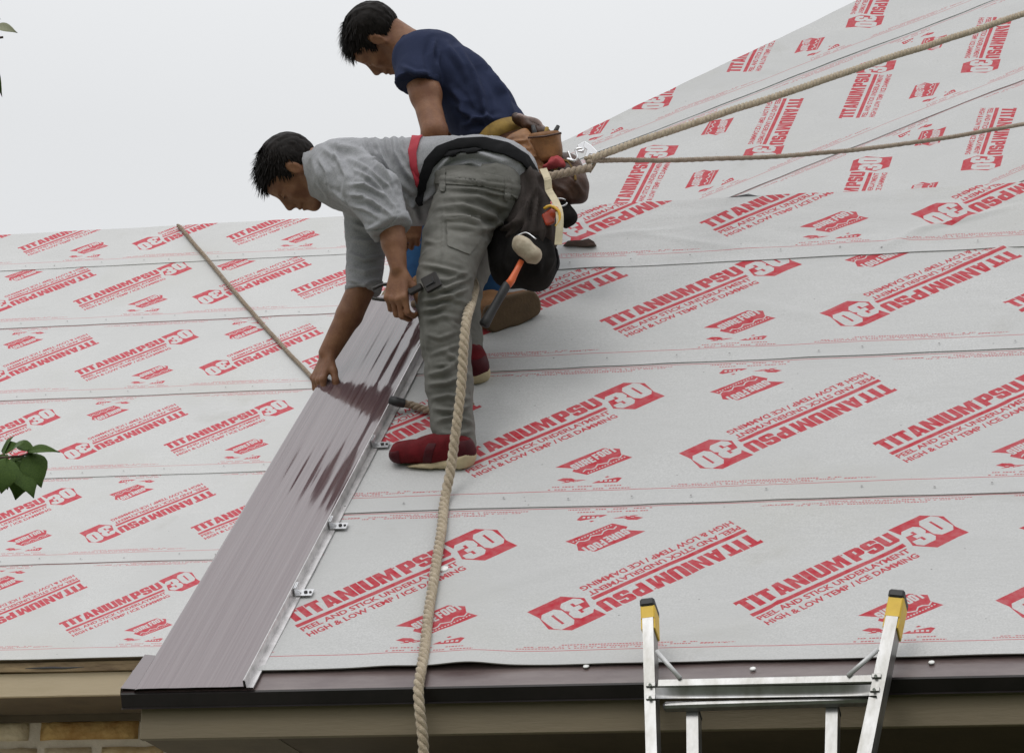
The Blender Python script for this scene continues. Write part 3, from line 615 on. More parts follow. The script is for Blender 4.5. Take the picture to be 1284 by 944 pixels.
# ------------------------------------------------------------ implicit body modelling (distance fields meshed by surface nets)
class Field:
    def __init__(s, lo, hi, vox):
        s.lo = np.asarray(lo, float); s.vox = vox; s.n = np.ceil((np.asarray(hi, float) - s.lo) / vox).astype(int) + 1
        s.a = np.full(s.n, .06, np.float32)
    def sub(s, lo, hi):
        i0 = np.clip(np.floor((lo - s.lo) / s.vox).astype(int), 0, s.n - 1); i1 = np.clip(np.ceil((hi - s.lo) / s.vox).astype(int) + 1, 1, s.n)
        sl = tuple(slice(a, b) for a, b in zip(i0, i1)); ax = [s.lo[k] + s.vox * np.arange(i0[k], i1[k]) for k in range(3)]
        return sl, np.stack(np.meshgrid(*ax, indexing='ij'), -1).astype(np.float32)
    def blend(s, sl, d, k, mode):
        a = s.a[sl]
        if mode == 'add':
            if k <= 0: s.a[sl] = np.minimum(a, d)
            else:
                h = np.clip(.5 + .5 * (a - d) / k, 0, 1); s.a[sl] = a * (1 - h) + d * h - k * h * (1 - h)
        else:
            d = -d; h = np.clip(.5 - .5 * (a - d) / k, 0, 1); s.a[sl] = a * (1 - h) + d * h + k * h * (1 - h)
    def seg(s, p0, p1, r0, r1, side=None, k=.02, mode='add', endc=None):
        """tapered elliptic limb; r = radius or (across side, other)"""
        p0, p1 = np.asarray(p0, float), np.asarray(p1, float); r0 = np.broadcast_to(r0, 2).astype(float); r1 = np.broadcast_to(r1, 2).astype(float)
        L = np.linalg.norm(p1 - p0); d = (p1 - p0) / max(L, 1e-6) if L > 1e-6 else V(0, 0, 1)
        sd_ = V(0, 1, 0) if side is None else np.asarray(side, float); sd_ = sd_ - d * (sd_ @ d)
        if np.linalg.norm(sd_) < 1e-4: sd_ = np.cross(d, (1, 0, .1))
        sd_ = nrm(sd_); w = np.cross(d, sd_)
        R = max(r0.max(), r1.max()) + k + .03; lo = np.minimum(p0, p1) - R; hi = np.maximum(p0, p1) + R
        sl, P = s.sub(lo, hi)
        if 0 in P.shape: return
        q = P - p0.astype(np.float32); t = np.clip((q @ d) / max(L, 1e-6), 0, 1); rel = q - (t * L)[..., None] * d
        a = r0[0] + (r1[0] - r0[0]) * t; b = r0[1] + (r1[1] - r0[1]) * t; c = np.minimum(a, b) if endc is None else endc
        x = (rel @ sd_) / a; y = (rel @ w) / b; z = (rel @ d) / c
        k0 = np.sqrt(x * x + y * y + z * z) + 1e-9; k1 = np.sqrt((x / a) ** 2 + (y / b) ** 2 + (z / c) ** 2) + 1e-9
        s.blend(sl, (k0 * (k0 - 1) / k1).astype(np.float32), k, mode)
    def ell(s, c, ax, r, k=.015, mode='add'):
        """ellipsoid with axes rows ax and radii r"""
        c = np.asarray(c, float); R = max(r) + k + .03; sl, P = s.sub(c - R, c + R)
        if 0 in P.shape: return
        q = (P - c) @ np.asarray(ax, float).T; r = np.asarray(r, float); x = q / r
        k0 = np.sqrt((x ** 2).sum(-1)) + 1e-9; k1 = np.sqrt(((x / r) ** 2).sum(-1)) + 1e-9
        s.blend(sl, (k0 * (k0 - 1) / k1).astype(np.float32), k, mode)
    def chain(s, pts, rad, side=None, k=.02, mode='add'):
        for i in range(len(pts) - 1): s.seg(pts[i], pts[i + 1], rad[i], rad[i + 1], side, k, mode)
    def cutplane(s, p, n, k=.004):
        """keep the side the normal points away from"""
        sl, P = s.sub(s.lo, s.lo + s.vox * (s.n - 1)); d = ((P - np.asarray(p)) @ np.asarray(nrm(n))).astype(np.float32); s.a[sl] = np.maximum(s.a[sl], d)
    def mesh(s):
        a = s.a; ins = a < 0; nx, ny, nz = a.shape
        cor = [(i, j, k) for i in (0, 1) for j in (0, 1) for k in (0, 1)]
        cs = np.zeros((nx - 1, ny - 1, nz - 1), np.int8)
        for i, j, k in cor: cs += ins[i:nx - 1 + i, j:ny - 1 + j, k:nz - 1 + k]
        act = np.argwhere((cs > 0) & (cs < 8)); idx = np.full(cs.shape, -1, np.int64); idx[tuple(act.T)] = np.arange(len(act))
        acc = np.zeros((len(act), 3)); cnt = np.zeros(len(act))
        vals = {c: a[act[:, 0] + c[0], act[:, 1] + c[1], act[:, 2] + c[2]] for c in cor}
        for c in cor:
            for ax in range(3):
                if c[ax]: continue
                e = list(c); e[ax] = 1; e = tuple(e); v0, v1 = vals[c], vals[e]; m = (v0 < 0) != (v1 < 0); t = v0[m] / (v0[m] - v1[m])
                p = np.tile(np.array(c, float), (m.sum(), 1)); p[:, ax] = t; acc[m] += p; cnt[m] += 1
        vt = s.lo + s.vox * (act + acc / cnt[:, None]); F = []
        for ax in range(3):
            o1, o2 = [(1, 2), (2, 0), (0, 1)][ax]
            A = ins; B = np.roll(ins, -1, ax); m = A != B; sl = [slice(1, -1)] * 3; sl[ax] = slice(0, -1)
            full = np.zeros_like(m); full[tuple(sl)] = m[tuple(sl)]; e = np.argwhere(full)
            if not len(e): continue
            def ix(d1, d2):
                q = e.copy(); q[:, o1] -= d1; q[:, o2] -= d2; return idx[tuple(q.T)]
            quad = np.stack([ix(1, 1), ix(0, 1), ix(0, 0), ix(1, 0)], 1); fl = ~ins[tuple(e.T)]; quad[fl] = quad[fl][:, ::-1]; F.append(quad)
        F = np.concatenate(F); F = F[(F >= 0).all(1)]
        return vt, F
def relax(v, f, it=2, lam=.5):
    e = np.concatenate([f[:, [0, 1]], f[:, [1, 2]], f[:, [2, 3]], f[:, [3, 0]]]); n = len(v)
    deg = np.bincount(e.ravel(), minlength=n).astype(float)
    for _ in range(it):
        s = np.stack([np.bincount(e[:, 0], v[e[:, 1], k], n) + np.bincount(e[:, 1], v[e[:, 0], k], n) for k in range(3)], 1)
        v = v + lam * (s / np.maximum(deg, 1)[:, None] - v)
    return v
def vnormals(v, f):
    n_ = np.cross(v[f[:, 2]] - v[f[:, 0]], v[f[:, 3]] - v[f[:, 1]]); out = np.zeros_like(v)
    for k in range(4):
        for c in range(3): out[:, c] += np.bincount(f[:, k], n_[:, c], len(v))
    return out / (np.linalg.norm(out, axis=1)[:, None] + 1e-12)
def topx(v):
    d = v @ CF; return np.stack([642 + FPX * (v @ CR) / d, 472 + FPX * (v @ CD) / d], 1)
def pdist(P, poly):
    """distance from points to a polyline and the position along it"""
    best = np.full(len(P), 1e9); tt = np.zeros(len(P)); poly = np.asarray(poly, float); n = len(poly) - 1
    for i in range(n):
        a, b = poly[i], poly[i + 1]; ab = b - a; t = np.clip(((P - a) @ ab) / (ab @ ab + 1e-9), 0, 1); d = np.linalg.norm(P - a - t[:, None] * ab, axis=1)
        m = d < best; best[m] = d[m]; tt[m] = (i + t[m]) / n
    return best, tt
def folds(v, f, lines, facing=True):
    """cloth creases: each line = (points, half width, height): a ridge with a valley beside it"""
    N = vnormals(v, f); P = topx(v); w = np.clip(-(N @ CF) * 2.2, 0, 1) if facing else 1.0; disp = np.zeros(len(v))
    for pts, wd, amp in lines:
        d, t = pdist(P, pts); e = np.clip(np.sin(np.pi * np.clip(t, .02, .98)) ** .6, 0, 1); disp += amp * e * np.exp(-(d / wd) ** 2) - amp * .35 * e * np.exp(-((d - wd * 2) / wd) ** 2)
    return v + N * (disp * w)[:, None]
def crumple(v, f, amp, scale, axis=None, seed=0.0, stretch=1.0):
    N = vnormals(v, f); q = v * scale + seed
    if axis is not None:
        ax = nrm(axis); q = q + np.outer(q @ ax, ax) * (stretch - 1)
    d = np.array([mnoise.noise(Vector(p)) for p in q]); r = 1 - np.abs(d) * 3.2
    return v + N * (amp * (.5 * d + .5 * np.clip(r, -1, 1)))[:, None]
def quick(name, v, f, m, parent): return mk(name, v, f, m, parent, True)
def fieldmesh(F, it=2): v, f = F.mesh(); return relax(v, f, it), f
def band(name, v, f, g, mask, off, m, parent, thick=.003):
    """a strap or patch lying on a garment: the garment where g < 0, trimmed to a clean edge and lifted off the surface"""
    N = vnormals(v, f); fs = f[(g[f] < 0).any(1) & mask[f].all(1)]
    if not len(fs): return None
    acc = np.zeros_like(v); cnt = np.zeros(len(v))
    for a, b in ((0, 1), (1, 2), (2, 3), (3, 0), (0, 2), (1, 3)):
        for i, o in ((fs[:, a], fs[:, b]), (fs[:, b], fs[:, a])):
            q = (g[i] < 0) & (g[o] >= 0); ii, oo = i[q], o[q]; t = g[oo] / (g[oo] - g[ii]); p = v[oo] + (v[ii] - v[oo]) * t[:, None]
            w_ = 1.0 if (a, b) not in ((0, 2), (1, 3)) else .05
            np.add.at(acc, oo, p * w_); np.add.at(cnt, oo, w_)
    v = v.copy(); q = cnt > 0; v[q] = acc[q] / cnt[q][:, None]
    used, inv = np.unique(fs, return_inverse=True); inv = inv.reshape(fs.shape); top = v[used] + N[used] * off; bot = v[used] + N[used] * (off - thick - .002); n = len(used)
    e = {}
    for q in inv:
        for k in range(4): a, b = int(q[k]), int(q[(k + 1) % 4]); e[(a, b)] = e.get((a, b), 0) + 1
    side = [(b, a, a + n, b + n) for (a, b) in e if (b, a) not in e]
    return mk(name, np.vstack([top, bot]), [tuple(q) for q in inv] + side, m, parent, True)
def inpoly(P, poly):
    poly = np.asarray(poly, float); r = np.zeros(len(P), bool); n = len(poly)
    for i in range(n):
        (ax, ay), (bx, by) = poly[i], poly[(i + 1) % n]
        if ay == by: continue
        r ^= ((ay > P[:, 1]) != (by > P[:, 1])) & (P[:, 0] < (bx - ax) * (P[:, 1] - ay) / (by - ay) + ax)
    return r

def polysd(P, poly):
    d = pdist(P, list(poly) + [poly[0]])[0]; return np.where(inpoly(P, poly), -d, d)
def finger(F, base, dirs, lens, rads, k=.005):
    p = np.asarray(base, float); pts = [p]
    for d, l in zip(dirs, lens): p = p + nrm(d) * l; pts.append(p)
    for i in range(len(lens)): F.seg(pts[i], pts[i + 1], rads[i], rads[i + 1], None, k)
    return pts
def hand(F, W, fdir, nrmv, thumbside, curl, sc=1.0, spread=.0, thumb=(.6, .7, .5), tcurl=.3, forearm=None):
    """palm, four fingers of their own lengths bent at three joints, thumb from the side of the palm"""
    f = nrm(fdir); n_ = nrm(nrmv - f * (np.asarray(nrmv) @ f)); s = np.cross(f, n_); s = s if s @ np.asarray(thumbside) > 0 else -s
    offs = (.031, .0105, -.0105, -.030); kn = (.086, .090, .086, .079); lens = ((.043, .026, .021), (.047, .030, .022), (.043, .028, .021), (.034, .021, .018)); rad = (.0098, .0092, .0084, .0076)
    for i in range(4):
        K = W + (f * kn[i] + s * offs[i]) * sc
        F.seg(W + (s * offs[i] * .55 + f * .01) * sc, K, (.0135 * sc, .0115 * sc), (.0110 * sc, .0105 * sc), s, .010)
        c = curl[i] if hasattr(curl[i], '__len__') else (curl[i] * .9, curl[i] * 1.2, curl[i] * .8); a = 0; dirs = []
        for cc in c: a += cc; dirs.append(f * math.cos(a) + n_ * math.sin(a) + s * spread * (1.5 - i) * .3)
        r = [q * sc * (.92 if i == 3 else 1) for q in rad]; finger(F, K, dirs, [l * sc for l in lens[i]], r, .004)
        F.ell(K - n_ * .004 * sc, np.stack([f, s, n_]), (.011 * sc, .0095 * sc, .010 * sc), .006)
    F.ell(W + (f * .05 + n_ * .006 - s * .012) * sc, np.stack([f, s, n_]), (.04 * sc, .024 * sc, .013 * sc), .01)
    tb = W + (f * .022 + s * .022 + n_ * .006) * sc; td = nrm(f * thumb[0] + s * thumb[1] + n_ * thumb[2]); td2 = nrm(td + (f * .6 - s * .5 + n_ * .3) * tcurl); td3 = nrm(td2 + (f * .5 - s * .8 + n_ * .2) * tcurl)
    finger(F, tb, [td, td2, td3], [.036 * sc, .032 * sc, .026 * sc], [.0135 * sc, .0115 * sc, .0108 * sc, .0088 * sc], .008)

def head(F, O, up, fwd, sc, neck):
    up = nrm(up); fwd = nrm(fwd - up * (np.asarray(fwd) @ up)); lf = np.cross(up, fwd); AX = np.stack([fwd, lf, up])
    P = lambda x, y, z: O + (fwd * x + lf * y + up * z) * sc
    E = lambda c, r, k=.012, mode='add', ax=AX: F.ell(P(*c), ax, [q * sc for q in r], k, mode)
    E((-.014, 0, .036), (.098, .075, .090)); E((.030, 0, -.022), (.064, .060, .082), .02); E((.040, 0, .045), (.060, .062, .055), .02)
    for y in (-1, 1):
        F.seg(P(-.012, y * .056, -.030), P(.010, y * .052, -.082), .018 * sc, .018 * sc, None, .02)
        F.seg(P(.010, y * .050, -.082), P(.066, y * .014, -.102), .018 * sc, .016 * sc, None, .02)
        E((.062, y * .040, -.018), (.022, .022, .020), .018); E((.082, y * .024, .024), (.012, .026, .010), .01)
        E((.090, y * .031, .004), (.016, .019, .012), .008, 'sub'); E((.079, y * .031, .004), (.0125, .016, .0125), .002)
        E((.082, y * .031, .0005), (.0125, .0165, .0045), .002)
        E((.102, y * .012, -.033), (.010, .008, .008), .006)
        # ear
        ex = AX; E((-.012, y * .077, .004), (.019, .008, .032), .005); E((-.009, y * .086, .004), (.011, .006, .020), .004, 'sub'); E((-.012, y * .076, -.022), (.010, .006, .011), .004)
    F.seg(P(.078, 0, .004), P(.098, 0, -.028), .012 * sc, .014 * sc, None, .008); F.seg(P(.088, 0, .024), P(.112, 0, -.024), .0085 * sc, .0115 * sc, None, .01); E((.111, 0, -.028), (.012, .012, .010), .006)
    E((.086, 0, -.045), (.018, .020, .020), .01); E((.094, 0, -.059), (.015, .024, .0080), .006); E((.090, 0, -.0725), (.015, .021, .0085), .006); E((.102, 0, -.066), (.010, .022, .0016), .003, 'sub'); E((.078, 0, -.098), (.015, .020, .016), .016); E((.078, 0, -.086), (.014, .020, .014), .012)
    F.seg(P(-.028, 0, -.045), neck, (.056 * sc, .058 * sc), (.060 * sc, .062 * sc), lf, .025)
    return P, AX
def hairmesh(name, P, AX, sc, m, parent, seed, spikes, zoff=0.0, vox=.0035):
    O = P(0, 0, 0); F = Field(O - .17 * sc, O + .17 * sc, vox)
    F.ell(P(-.014, 0, .040), AX, [q * sc for q in (.108, .083, .099)], .01); F.ell(P(.035, 0, .062), AX, [q * sc for q in (.068, .066, .056)], .02)
    v, f = fieldmesh(F, 1); q = ((v - O) @ AX.T) / sc
    # hairline: nape, over the ear, sideburn, temple, forehead
    xs = [-.2, -.10, -.060, -.034, -.030, .002, .006, .028, .036, .070, .078, .2]; zs = [-.050, -.055, -.048, -.03, .022, .022, -.018, -.006, .030, .050, .064, .064]
    zl = np.interp(q[:, 0], xs, zs) + zoff + .004 * np.array([mnoise.noise(Vector(p * 90)) for p in q])
    keep = q[:, 2] > zl
    # thin out towards the hairline so the edge lies on the skin
    N = vnormals(v, f); fade = np.clip((q[:, 2] - zl) / .035, 0, 1); v = v - N * ((1 - fade) * .013 * sc)[:, None]
    st = np.array([mnoise.noise(Vector((p[0] * 16 + seed, p[1] * 70, p[2] * 26))) for p in q]); st2 = np.array([mnoise.noise(Vector((p[0] * 45 + seed, p[1] * 150, p[2] * 60))) for p in q])
    v = v + N * ((st * .0042 + st2 * .0022) * fade * sc)[:, None]
    f = f[keep[f].all(1)]; used, inv = np.unique(f, return_inverse=True); f = inv.reshape(f.shape); v = v[used]; q = q[used]; N = N[used]; fade = fade[used]
    V_ = [tuple(p) for p in v]; F_ = [tuple(r) for r in f]; R = random.Random(seed)
    crown = P(-.05, 0, .12)
    for i in range(spikes):                        # locks: thin tapered blades combed forward from the crown
        j = R.randrange(len(v)); 
        if fade[j] < .3 and R.random() < .7: continue
        p = v[j]; n_ = N[j]; comb = (p - crown); comb = comb - n_ * (comb @ n_); comb = nrm(comb + AX[0] * .04 + 1e-6)
        L = R.uniform(.012, .026) * sc * (1.35 if q[j][0] > .0 and q[j][2] > .07 else 1); w = nrm(np.cross(comb, n_)) * R.uniform(.0012, .0026); lift = R.uniform(.05, .55) * (1.9 if q[j][0] > -.02 and q[j][2] > .06 else .6)
        a = p - n_ * .001; b = p + comb * L * .55 + n_ * L * .35 * lift; c = p + comb * L + n_ * L * .75 * lift; k = len(V_)
        V_ += [tuple(a - w), tuple(a + w), tuple(b - w * .8 + n_ * .001), tuple(b + w * .8), tuple(c)]; F_ += [(k, k + 1, k + 3, k + 2), (k + 2, k + 3, k + 4)]
    return mk(name, V_, F_, m, parent, True)
M_SKIN = mat("tanned_skin", (.225, .108, .056), .52, noise=(24, 6, .8), color2=(.15, .062, .034), bump=(200, .0012), sss=.06, spec=.3)
M_HAIR = mat("black_hair", (.008, .0065, .006), .6, noise=(120, 3, .6), color2=(.016, .012, .010), spec=.12, stretch=(1, 1, 1))
M_GREY = mat("heather_grey_jersey", (.34, .343, .358), .9, noise=(260, 3, .9), color2=(.26, .262, .275), bump=(380, .0012), spec=.12)
M_NAVY = mat("navy_cotton", (.025, .032, .066), .9, noise=(180, 3, .5), color2=(.02, .027, .06), bump=(340, .0012), spec=.10)
def denim(name, a, b, d):
    m = mat(name, a, .88, noise=(5, 7, .8), color2=b, bump=(420, .0014), spec=.12); return m
M_DENIM = denim("faded_grey_green_denim", (.185, .181, .165), (.105, .104, .094), 0)
M_BLUE = denim("blue_denim", (.022, .07, .16), (.01, .03, .08), 0)
M_BLACKW = mat("black_webbing", (.010, .010, .011), .9, spec=.15, bump=(300, .001))
M_REDW = mat("red_webbing", (.36, .018, .035), .7, bump=(300, .001))
M_YELW = mat("worn_yellow_webbing", (.27, .17, .03), .8, noise=(20, 5, .9), color2=(.15, .09, .02), bump=(300, .001))
M_LEA = mat("tan_leather", (.26, .115, .035), .55, noise=(14, 6, .9), color2=(.12, .045, .014), bump=(80, .0015))
M_LEAD = mat("dark_oiled_leather", (.075, .03, .014), .5, noise=(14, 6, .9), color2=(.03, .013, .008), bump=(70, .002))
M_BAG = mat("taupe_black_canvas", (.050, .040, .037), .95, spec=.12, noise=(9, 6, .9), color2=(.052, .045, .042), bump=(260, .0015), sheen=0)
M_BAGD = mat("black_canvas", (.009, .008, .008), .9, spec=.15, noise=(9, 6, .7), color2=(.022, .02, .018), bump=(260, .0015), sheen=0)
M_SHOE = mat("dark_red_mesh", (.125, .010, .014), .8, spec=.12, noise=(30, 5, .8), color2=(.08, .008, .01), bump=(300, .0012))
M_SHOED = mat("dark_red_overlay", (.065, .006, .010), .6, spec=.2, noise=(30, 4, .6)); M_LACE = mat("red_lace", (.22, .02, .03), .8, spec=.15)
M_SOLE = mat("cream_rubber_sole", (.52, .43, .27), .7, noise=(30, 5, .6), color2=(.35, .28, .17))
M_BOOT = mat("brown_suede", (.24, .12, .05), .9, noise=(14, 5, .8), color2=(.15, .07, .03), bump=(200, .001))
M_BSOLE = mat("brown_boot_sole", (.12, .075, .04), .85, noise=(14, 5, .7), color2=(.07, .045, .025), bump=(120, .0015))
# ------------------------------------------------------------ roofer in front: bent double, holding the panel edge
A_ = thing("person", PY(550, 575, 9.3), "bent over roofer in grey shirt and faded jeans holding the metal panel edge", "person")
Y0 = 9.42
# --- skin (one continuous body)
F = Field(PY(300, 150, 9.1) * [1, 0, 1] + V(-.02, 9.02, -2.6 + 1.45), V(-2.16, 9.86, 3.58), .0042)
F.lo = V(-3.32, 9.0, 2.42); F.n = np.array([int(1.08 / .0042), int(.86 / .0042), int(1.34 / .0042)]); F.a = np.full(F.n, .06, np.float32)
hO = PY(371, 217, 9.42) + V(0, 0, 0)
upA = nrm(-.92 * CR - .40 * (CD) * -1 * -1); upA = nrm(CR * -.92 + CD * -.40); fwA = nrm(CR * -.40 + CD * .92)
upA = nrm(CR * -.92 - CD * .40)          # crown points left and a little up in the picture
fwA = nrm(CR * -.40 + CD * .92)          # the face looks down at the panel
HP, HAX = head(F, hO, upA, fwA, .93, PY(410, 212, 9.42))
F.seg(PY(408, 212, 9.42), PY(450, 222, 9.42), .065, (.12, .08), (0, 1, 0), .03)
F.seg(PY(450, 222, 9.42), PY(600, 225, 9.44), (.14, .09), (.14, .09), (0, 1, 0), .03)
# near arm
SA, EA, WA = PY(436, 216, 9.25), PY(489, 275, 9.138), PY(500, 338, 9.13)
F.seg(SA, EA, .052, .044, None, .03); F.seg(EA, PY(494, 305, 9.13), .042, .037, None, .01); F.seg(PY(494, 305, 9.13), WA, .036, (.031, .024), (0, 1, 0), .01)
hand(F, WA, nrm(PY(497, 372, 9.13) - WA), V(.35, .85, .1), V(.9, 0, .3), [(.35, 1.15, .7), (.4, 1.2, .75), (.5, 1.2, .8), (.6, 1.25, .8)], 1.05, .1, (.75, .45, .5), .35)
# far arm, down to the panel edge
SB, EB, WB = PY(455, 232, 9.60), PY(456, 355, 9.58), PY(411, 444, 9.58)
F.seg(SB, EB, .046, .040, None, .03); F.seg(EB, PY(438, 395, 9.58), .043, .042, None, .01); F.seg(PY(438, 395, 9.58), WB, .040, (.024, .031), None, .01)
hand(F, WB, nrm(PY(399, 476, 9.575) - WB), V(.55, .75, -.3), V(.9, -.3, -.1), [(.35, .75, .5), (.42, .8, .5), (.5, .8, .5), (.55, .85, .5)], 1.0, .1, (.75, .5, .3), .25)
# core and legs
F.seg(PY(600, 230, 9.44), PY(606, 250, 9.44), (.14, .09), (.13, .09), (0, 1, 0), .03)
HN, KN, AN = PY(592, 250, 9.33), PY(554, 372, 9.20), PY(569, 548, 9.21)
HF, KF, AF = PY(606, 250, 9.55), PY(582, 372, 9.60), PY(590, 455, 9.60)
F.chain([HN, KN, AN], [.07, .050, .036], None, .02); F.chain([HF, KF, AF], [.065, .036, .028], None, .02)
v, f = fieldmesh(F, 2); quick("body", v, f, M_SKIN, A_)
hairmesh("hair", HP, HAX, .93, M_HAIR, A_, 5, 2600)
# brows and lashes
for y in (-1, 1):
    b_ = MB(); b_.tube([HP(.088, y * .012, .026), HP(.091, y * .028, .030), HP(.078, y * .048, .026)], [.0028, .0035, .0018], 6); b_.build("eyebrow", M_HAIR, A_, True)
    b_ = MB(); b_.tube([HP(.0905, y * .020, .001), HP(.0935, y * .031, -.0015), HP(.088, y * .043, .0)], [.0008, .0014, .0008], 5); b_.build("eyelashes", M_HAIR, A_, True)
# --- shirt
F = Field(V(-3.22, 9.02, 2.88), V(-2.28, 9.86, 3.62), .0046); Yv = (0, 1, 0)
F.chain([PY(401, 217, 9.42), PY(430, 218, 9.42), PY(470, 222, 9.42), PY(520, 224, 9.42), PY(566, 216, 9.43), PY(612, 213, 9.43), PY(634, 220, 9.43)],
        [(.085, .078), (.165, .103), (.185, .128), (.172, .136), (.165, .116), (.165, .108), (.160, .098)], Yv, .02)
F.seg(PY(428, 212, 9.27), PY(470, 244, 9.15), .088, .076, None, .035); F.seg(PY(470, 244, 9.15), PY(495, 296, 9.11), .074, .058, None, .02)
F.seg(PY(456, 228, 9.58), PY(460, 290, 9.60), .078, .064, None, .035); F.seg(PY(460, 290, 9.60), PY(456, 360, 9.58), .062, .054, None, .02)
F.seg(PY(383, 213, 9.42), PY(400, 214, 9.42), (.070, .073), (.085, .078), Yv, .01)
F.ell(PY(405, 183, 9.42), np.eye(3), (.03, .06, .022), .02)
F.cutplane(PY(389, 219, 9.42), -(PY(430, 214, 9.42) - PY(389, 221, 9.42)))
# cuffs cut square
def cut_local(F, p, n, rad):
    n = nrm(n); sl, P = F.sub(p - rad, p + rad); q = P - p; d = (q @ n); lat = np.linalg.norm(q - d[..., None] * n, axis=-1)
    F.a[sl] = np.where(lat < rad * .9, np.maximum(F.a[sl], d.astype(np.float32)), F.a[sl])
cut_local(F, PY(491, 285, 9.11), PY(497, 297, 9.11) - PY(484, 266, 9.12), .13)
cut_local(F, PY(456, 366, 9.58), PY(456, 360, 9.58) - PY(460, 290, 9.60), .10)
v, f = fieldmesh(F, 1)
v = crumple(v, f, .0045, 14, (1, 0, 0), 3.0, .6); v = crumple(v, f, .0022, 32, (1, 0, .6), 1.0, .5)

L = [([(405, 186), (425, 200), (436, 222), (430, 250)], 4, .005), ([(415, 180), (450, 190), (478, 214), (500, 240)], 4, .006), ([(440, 200), (462, 212), (486, 234), (498, 256)], 3, .006),
     ([(446, 214), (466, 224), (490, 250)], 2.6, .005), ([(438, 232), (458, 232), (482, 246), (498, 264)], 2.6, .006), ([(436, 244), (456, 246), (478, 260), (490, 270)], 2.6, .0055), ([(440, 258), (458, 262), (476, 274)], 2.6, .0045),
     ([(400, 200), (412, 216), (416, 240)], 3, .005), ([(394, 206), (402, 230), (414, 252)], 3, .004), ([(470, 172), (480, 200), (498, 226), (522, 246)], 4, .006), ([(450, 178), (470, 206), (492, 226)], 3, .004),
     ([(494, 168), (496, 192), (510, 216), (524, 232)], 3.5, .005), ([(512, 258), (530, 250), (546, 240)], 4, .006), ([(500, 236), (520, 262), (526, 280)], 4, .005), ([(548, 214), (566, 196), (596, 192), (630, 202)], 3.5, .006), ([(556, 226), (576, 212), (610, 208)], 2.4, .003),
     ([(440, 300), (460, 304), (480, 298)], 3, .004), ([(438, 318), (458, 326), (480, 320)], 2.6, .005), ([(438, 336), (458, 342), (480, 336)], 2.6, .005), ([(437, 350), (456, 356), (478, 350)], 2.6, .005), ([(442, 280), (462, 288), (480, 280)], 3, .004),
     ([(458, 172), (464, 186), (476, 198)], 2.6, .003), ([(482, 168), (486, 184), (492, 206)], 2.6, .0035), ([(504, 166), (504, 188), (512, 206)], 2.6, .003), ([(424, 176), (420, 188), (426, 206)], 2.6, .003), ([(452, 250), (468, 254), (482, 266)], 2.2, .0035), ([(410, 236), (424, 246), (440, 262)], 2.6, .003), ([(560, 210), (590, 204), (620, 212), (640, 226)], 2.4, .003)]
v = folds(v, f, [(a, b * .85, c * 2.5) for a, b, c in L]); P_ = topx(v); shirtA = (v, f)
# shirt ends at the jeans waist
quick("shirt", v, f, M_GREY, A_)
# red strap round the ribs, black belt round the waist
c0 = PY(528, 220, 9.42); nS = nrm(PY(548, 190, 9.42) - PY(528, 196, 9.42)); 
def curveband(v, pts, halfw):
    d, t = pdist(topx(v), pts); return d < halfw
N = vnormals(v, f); body_only = (v[:, 2] > PY(500, 300, 9.42)[2] - .0)
dS, tS = pdist(P_, [(533, 158), (522, 172), (517, 192), (519, 212), (526, 232)]); near_arm = (topx(v)[:, 0] < 508)
wid = 6.2 - 2.4 * tS
band("red_strap", v, f, dS - wid, N @ CF < .35, .006, M_REDW, A_)
dB, tB = pdist(P_, [(526, 252), (530, 226), (538, 206), (552, 192), (576, 184), (606, 182), (634, 188), (656, 200), (668, 216)])
band("waist_belt", v, f, dB - (4.2 + 4.0 * np.sin(np.pi * tB)), N @ CF < .4, .008, M_BLACKW, A_)
# ribbed cuff and hem bands
for (poly, nm) in (([(460, 290), (484, 286), (505, 266), (530, 262), (530, 300), (500, 312), (474, 316), (460, 310)], "cuff"), ([(430, 358), (484, 352), (484, 376), (430, 374)], "cuff")):
    ok = v[:, 1] < 9.25 if poly[0][0] > 450 else v[:, 1] > 9.4
    band(nm, v, f, polysd(P_, poly), ok, .0035, M_GREY, A_)
# --- jeans
F = Field(V(-2.82, 9.02, 2.58), V(-2.16, 9.80, 3.52), .0050)
F.seg(PY(590, 238, 9.43), PY(606, 250, 9.43), (.168, .120), (.165, .124), Yv, .02); F.ell(PY(622, 240, 9.35), np.eye(3), (.082, .10, .105), .03); F.ell(PY(624, 238, 9.53), np.eye(3), (.082, .09, .105), .03)
F.seg(PY(566, 228, 9.43), PY(600, 216, 9.43), (.160, .062), (.160, .066), Yv, .03)
F.chain([PY(586, 262, 9.33), PY(570, 300, 9.28), PY(559, 345, 9.22), PY(556, 376, 9.20), PY(559, 430, 9.20), PY(563, 480, 9.205), PY(567, 530, 9.21), PY(573, 566, 9.212)],
        [(.118, .106), (.104, .092), (.092, .081), (.088, .078), (.076, .070), (.072, .067), (.064, .060), (.064, .058)], Yv, .015)
F.chain([PY(610, 262, 9.55), PY(590, 330, 9.58), PY(580, 374, 9.60), PY(585, 420, 9.60), PY(589, 462, 9.60)], [(.10, .085), (.085, .06), (.08, .050), (.07, .044), (.062, .042)], Yv, .015)
F.cutplane(PY(571, 561, 9.21), V(-.16, 0, -1))
v, f = fieldmesh(F, 1); v = crumple(v, f, .0045, 11, (0, 0, 1), 8.0, 1.6); v = crumple(v, f, .0018, 30, (0, 0, 1), 2.0, 1.5)
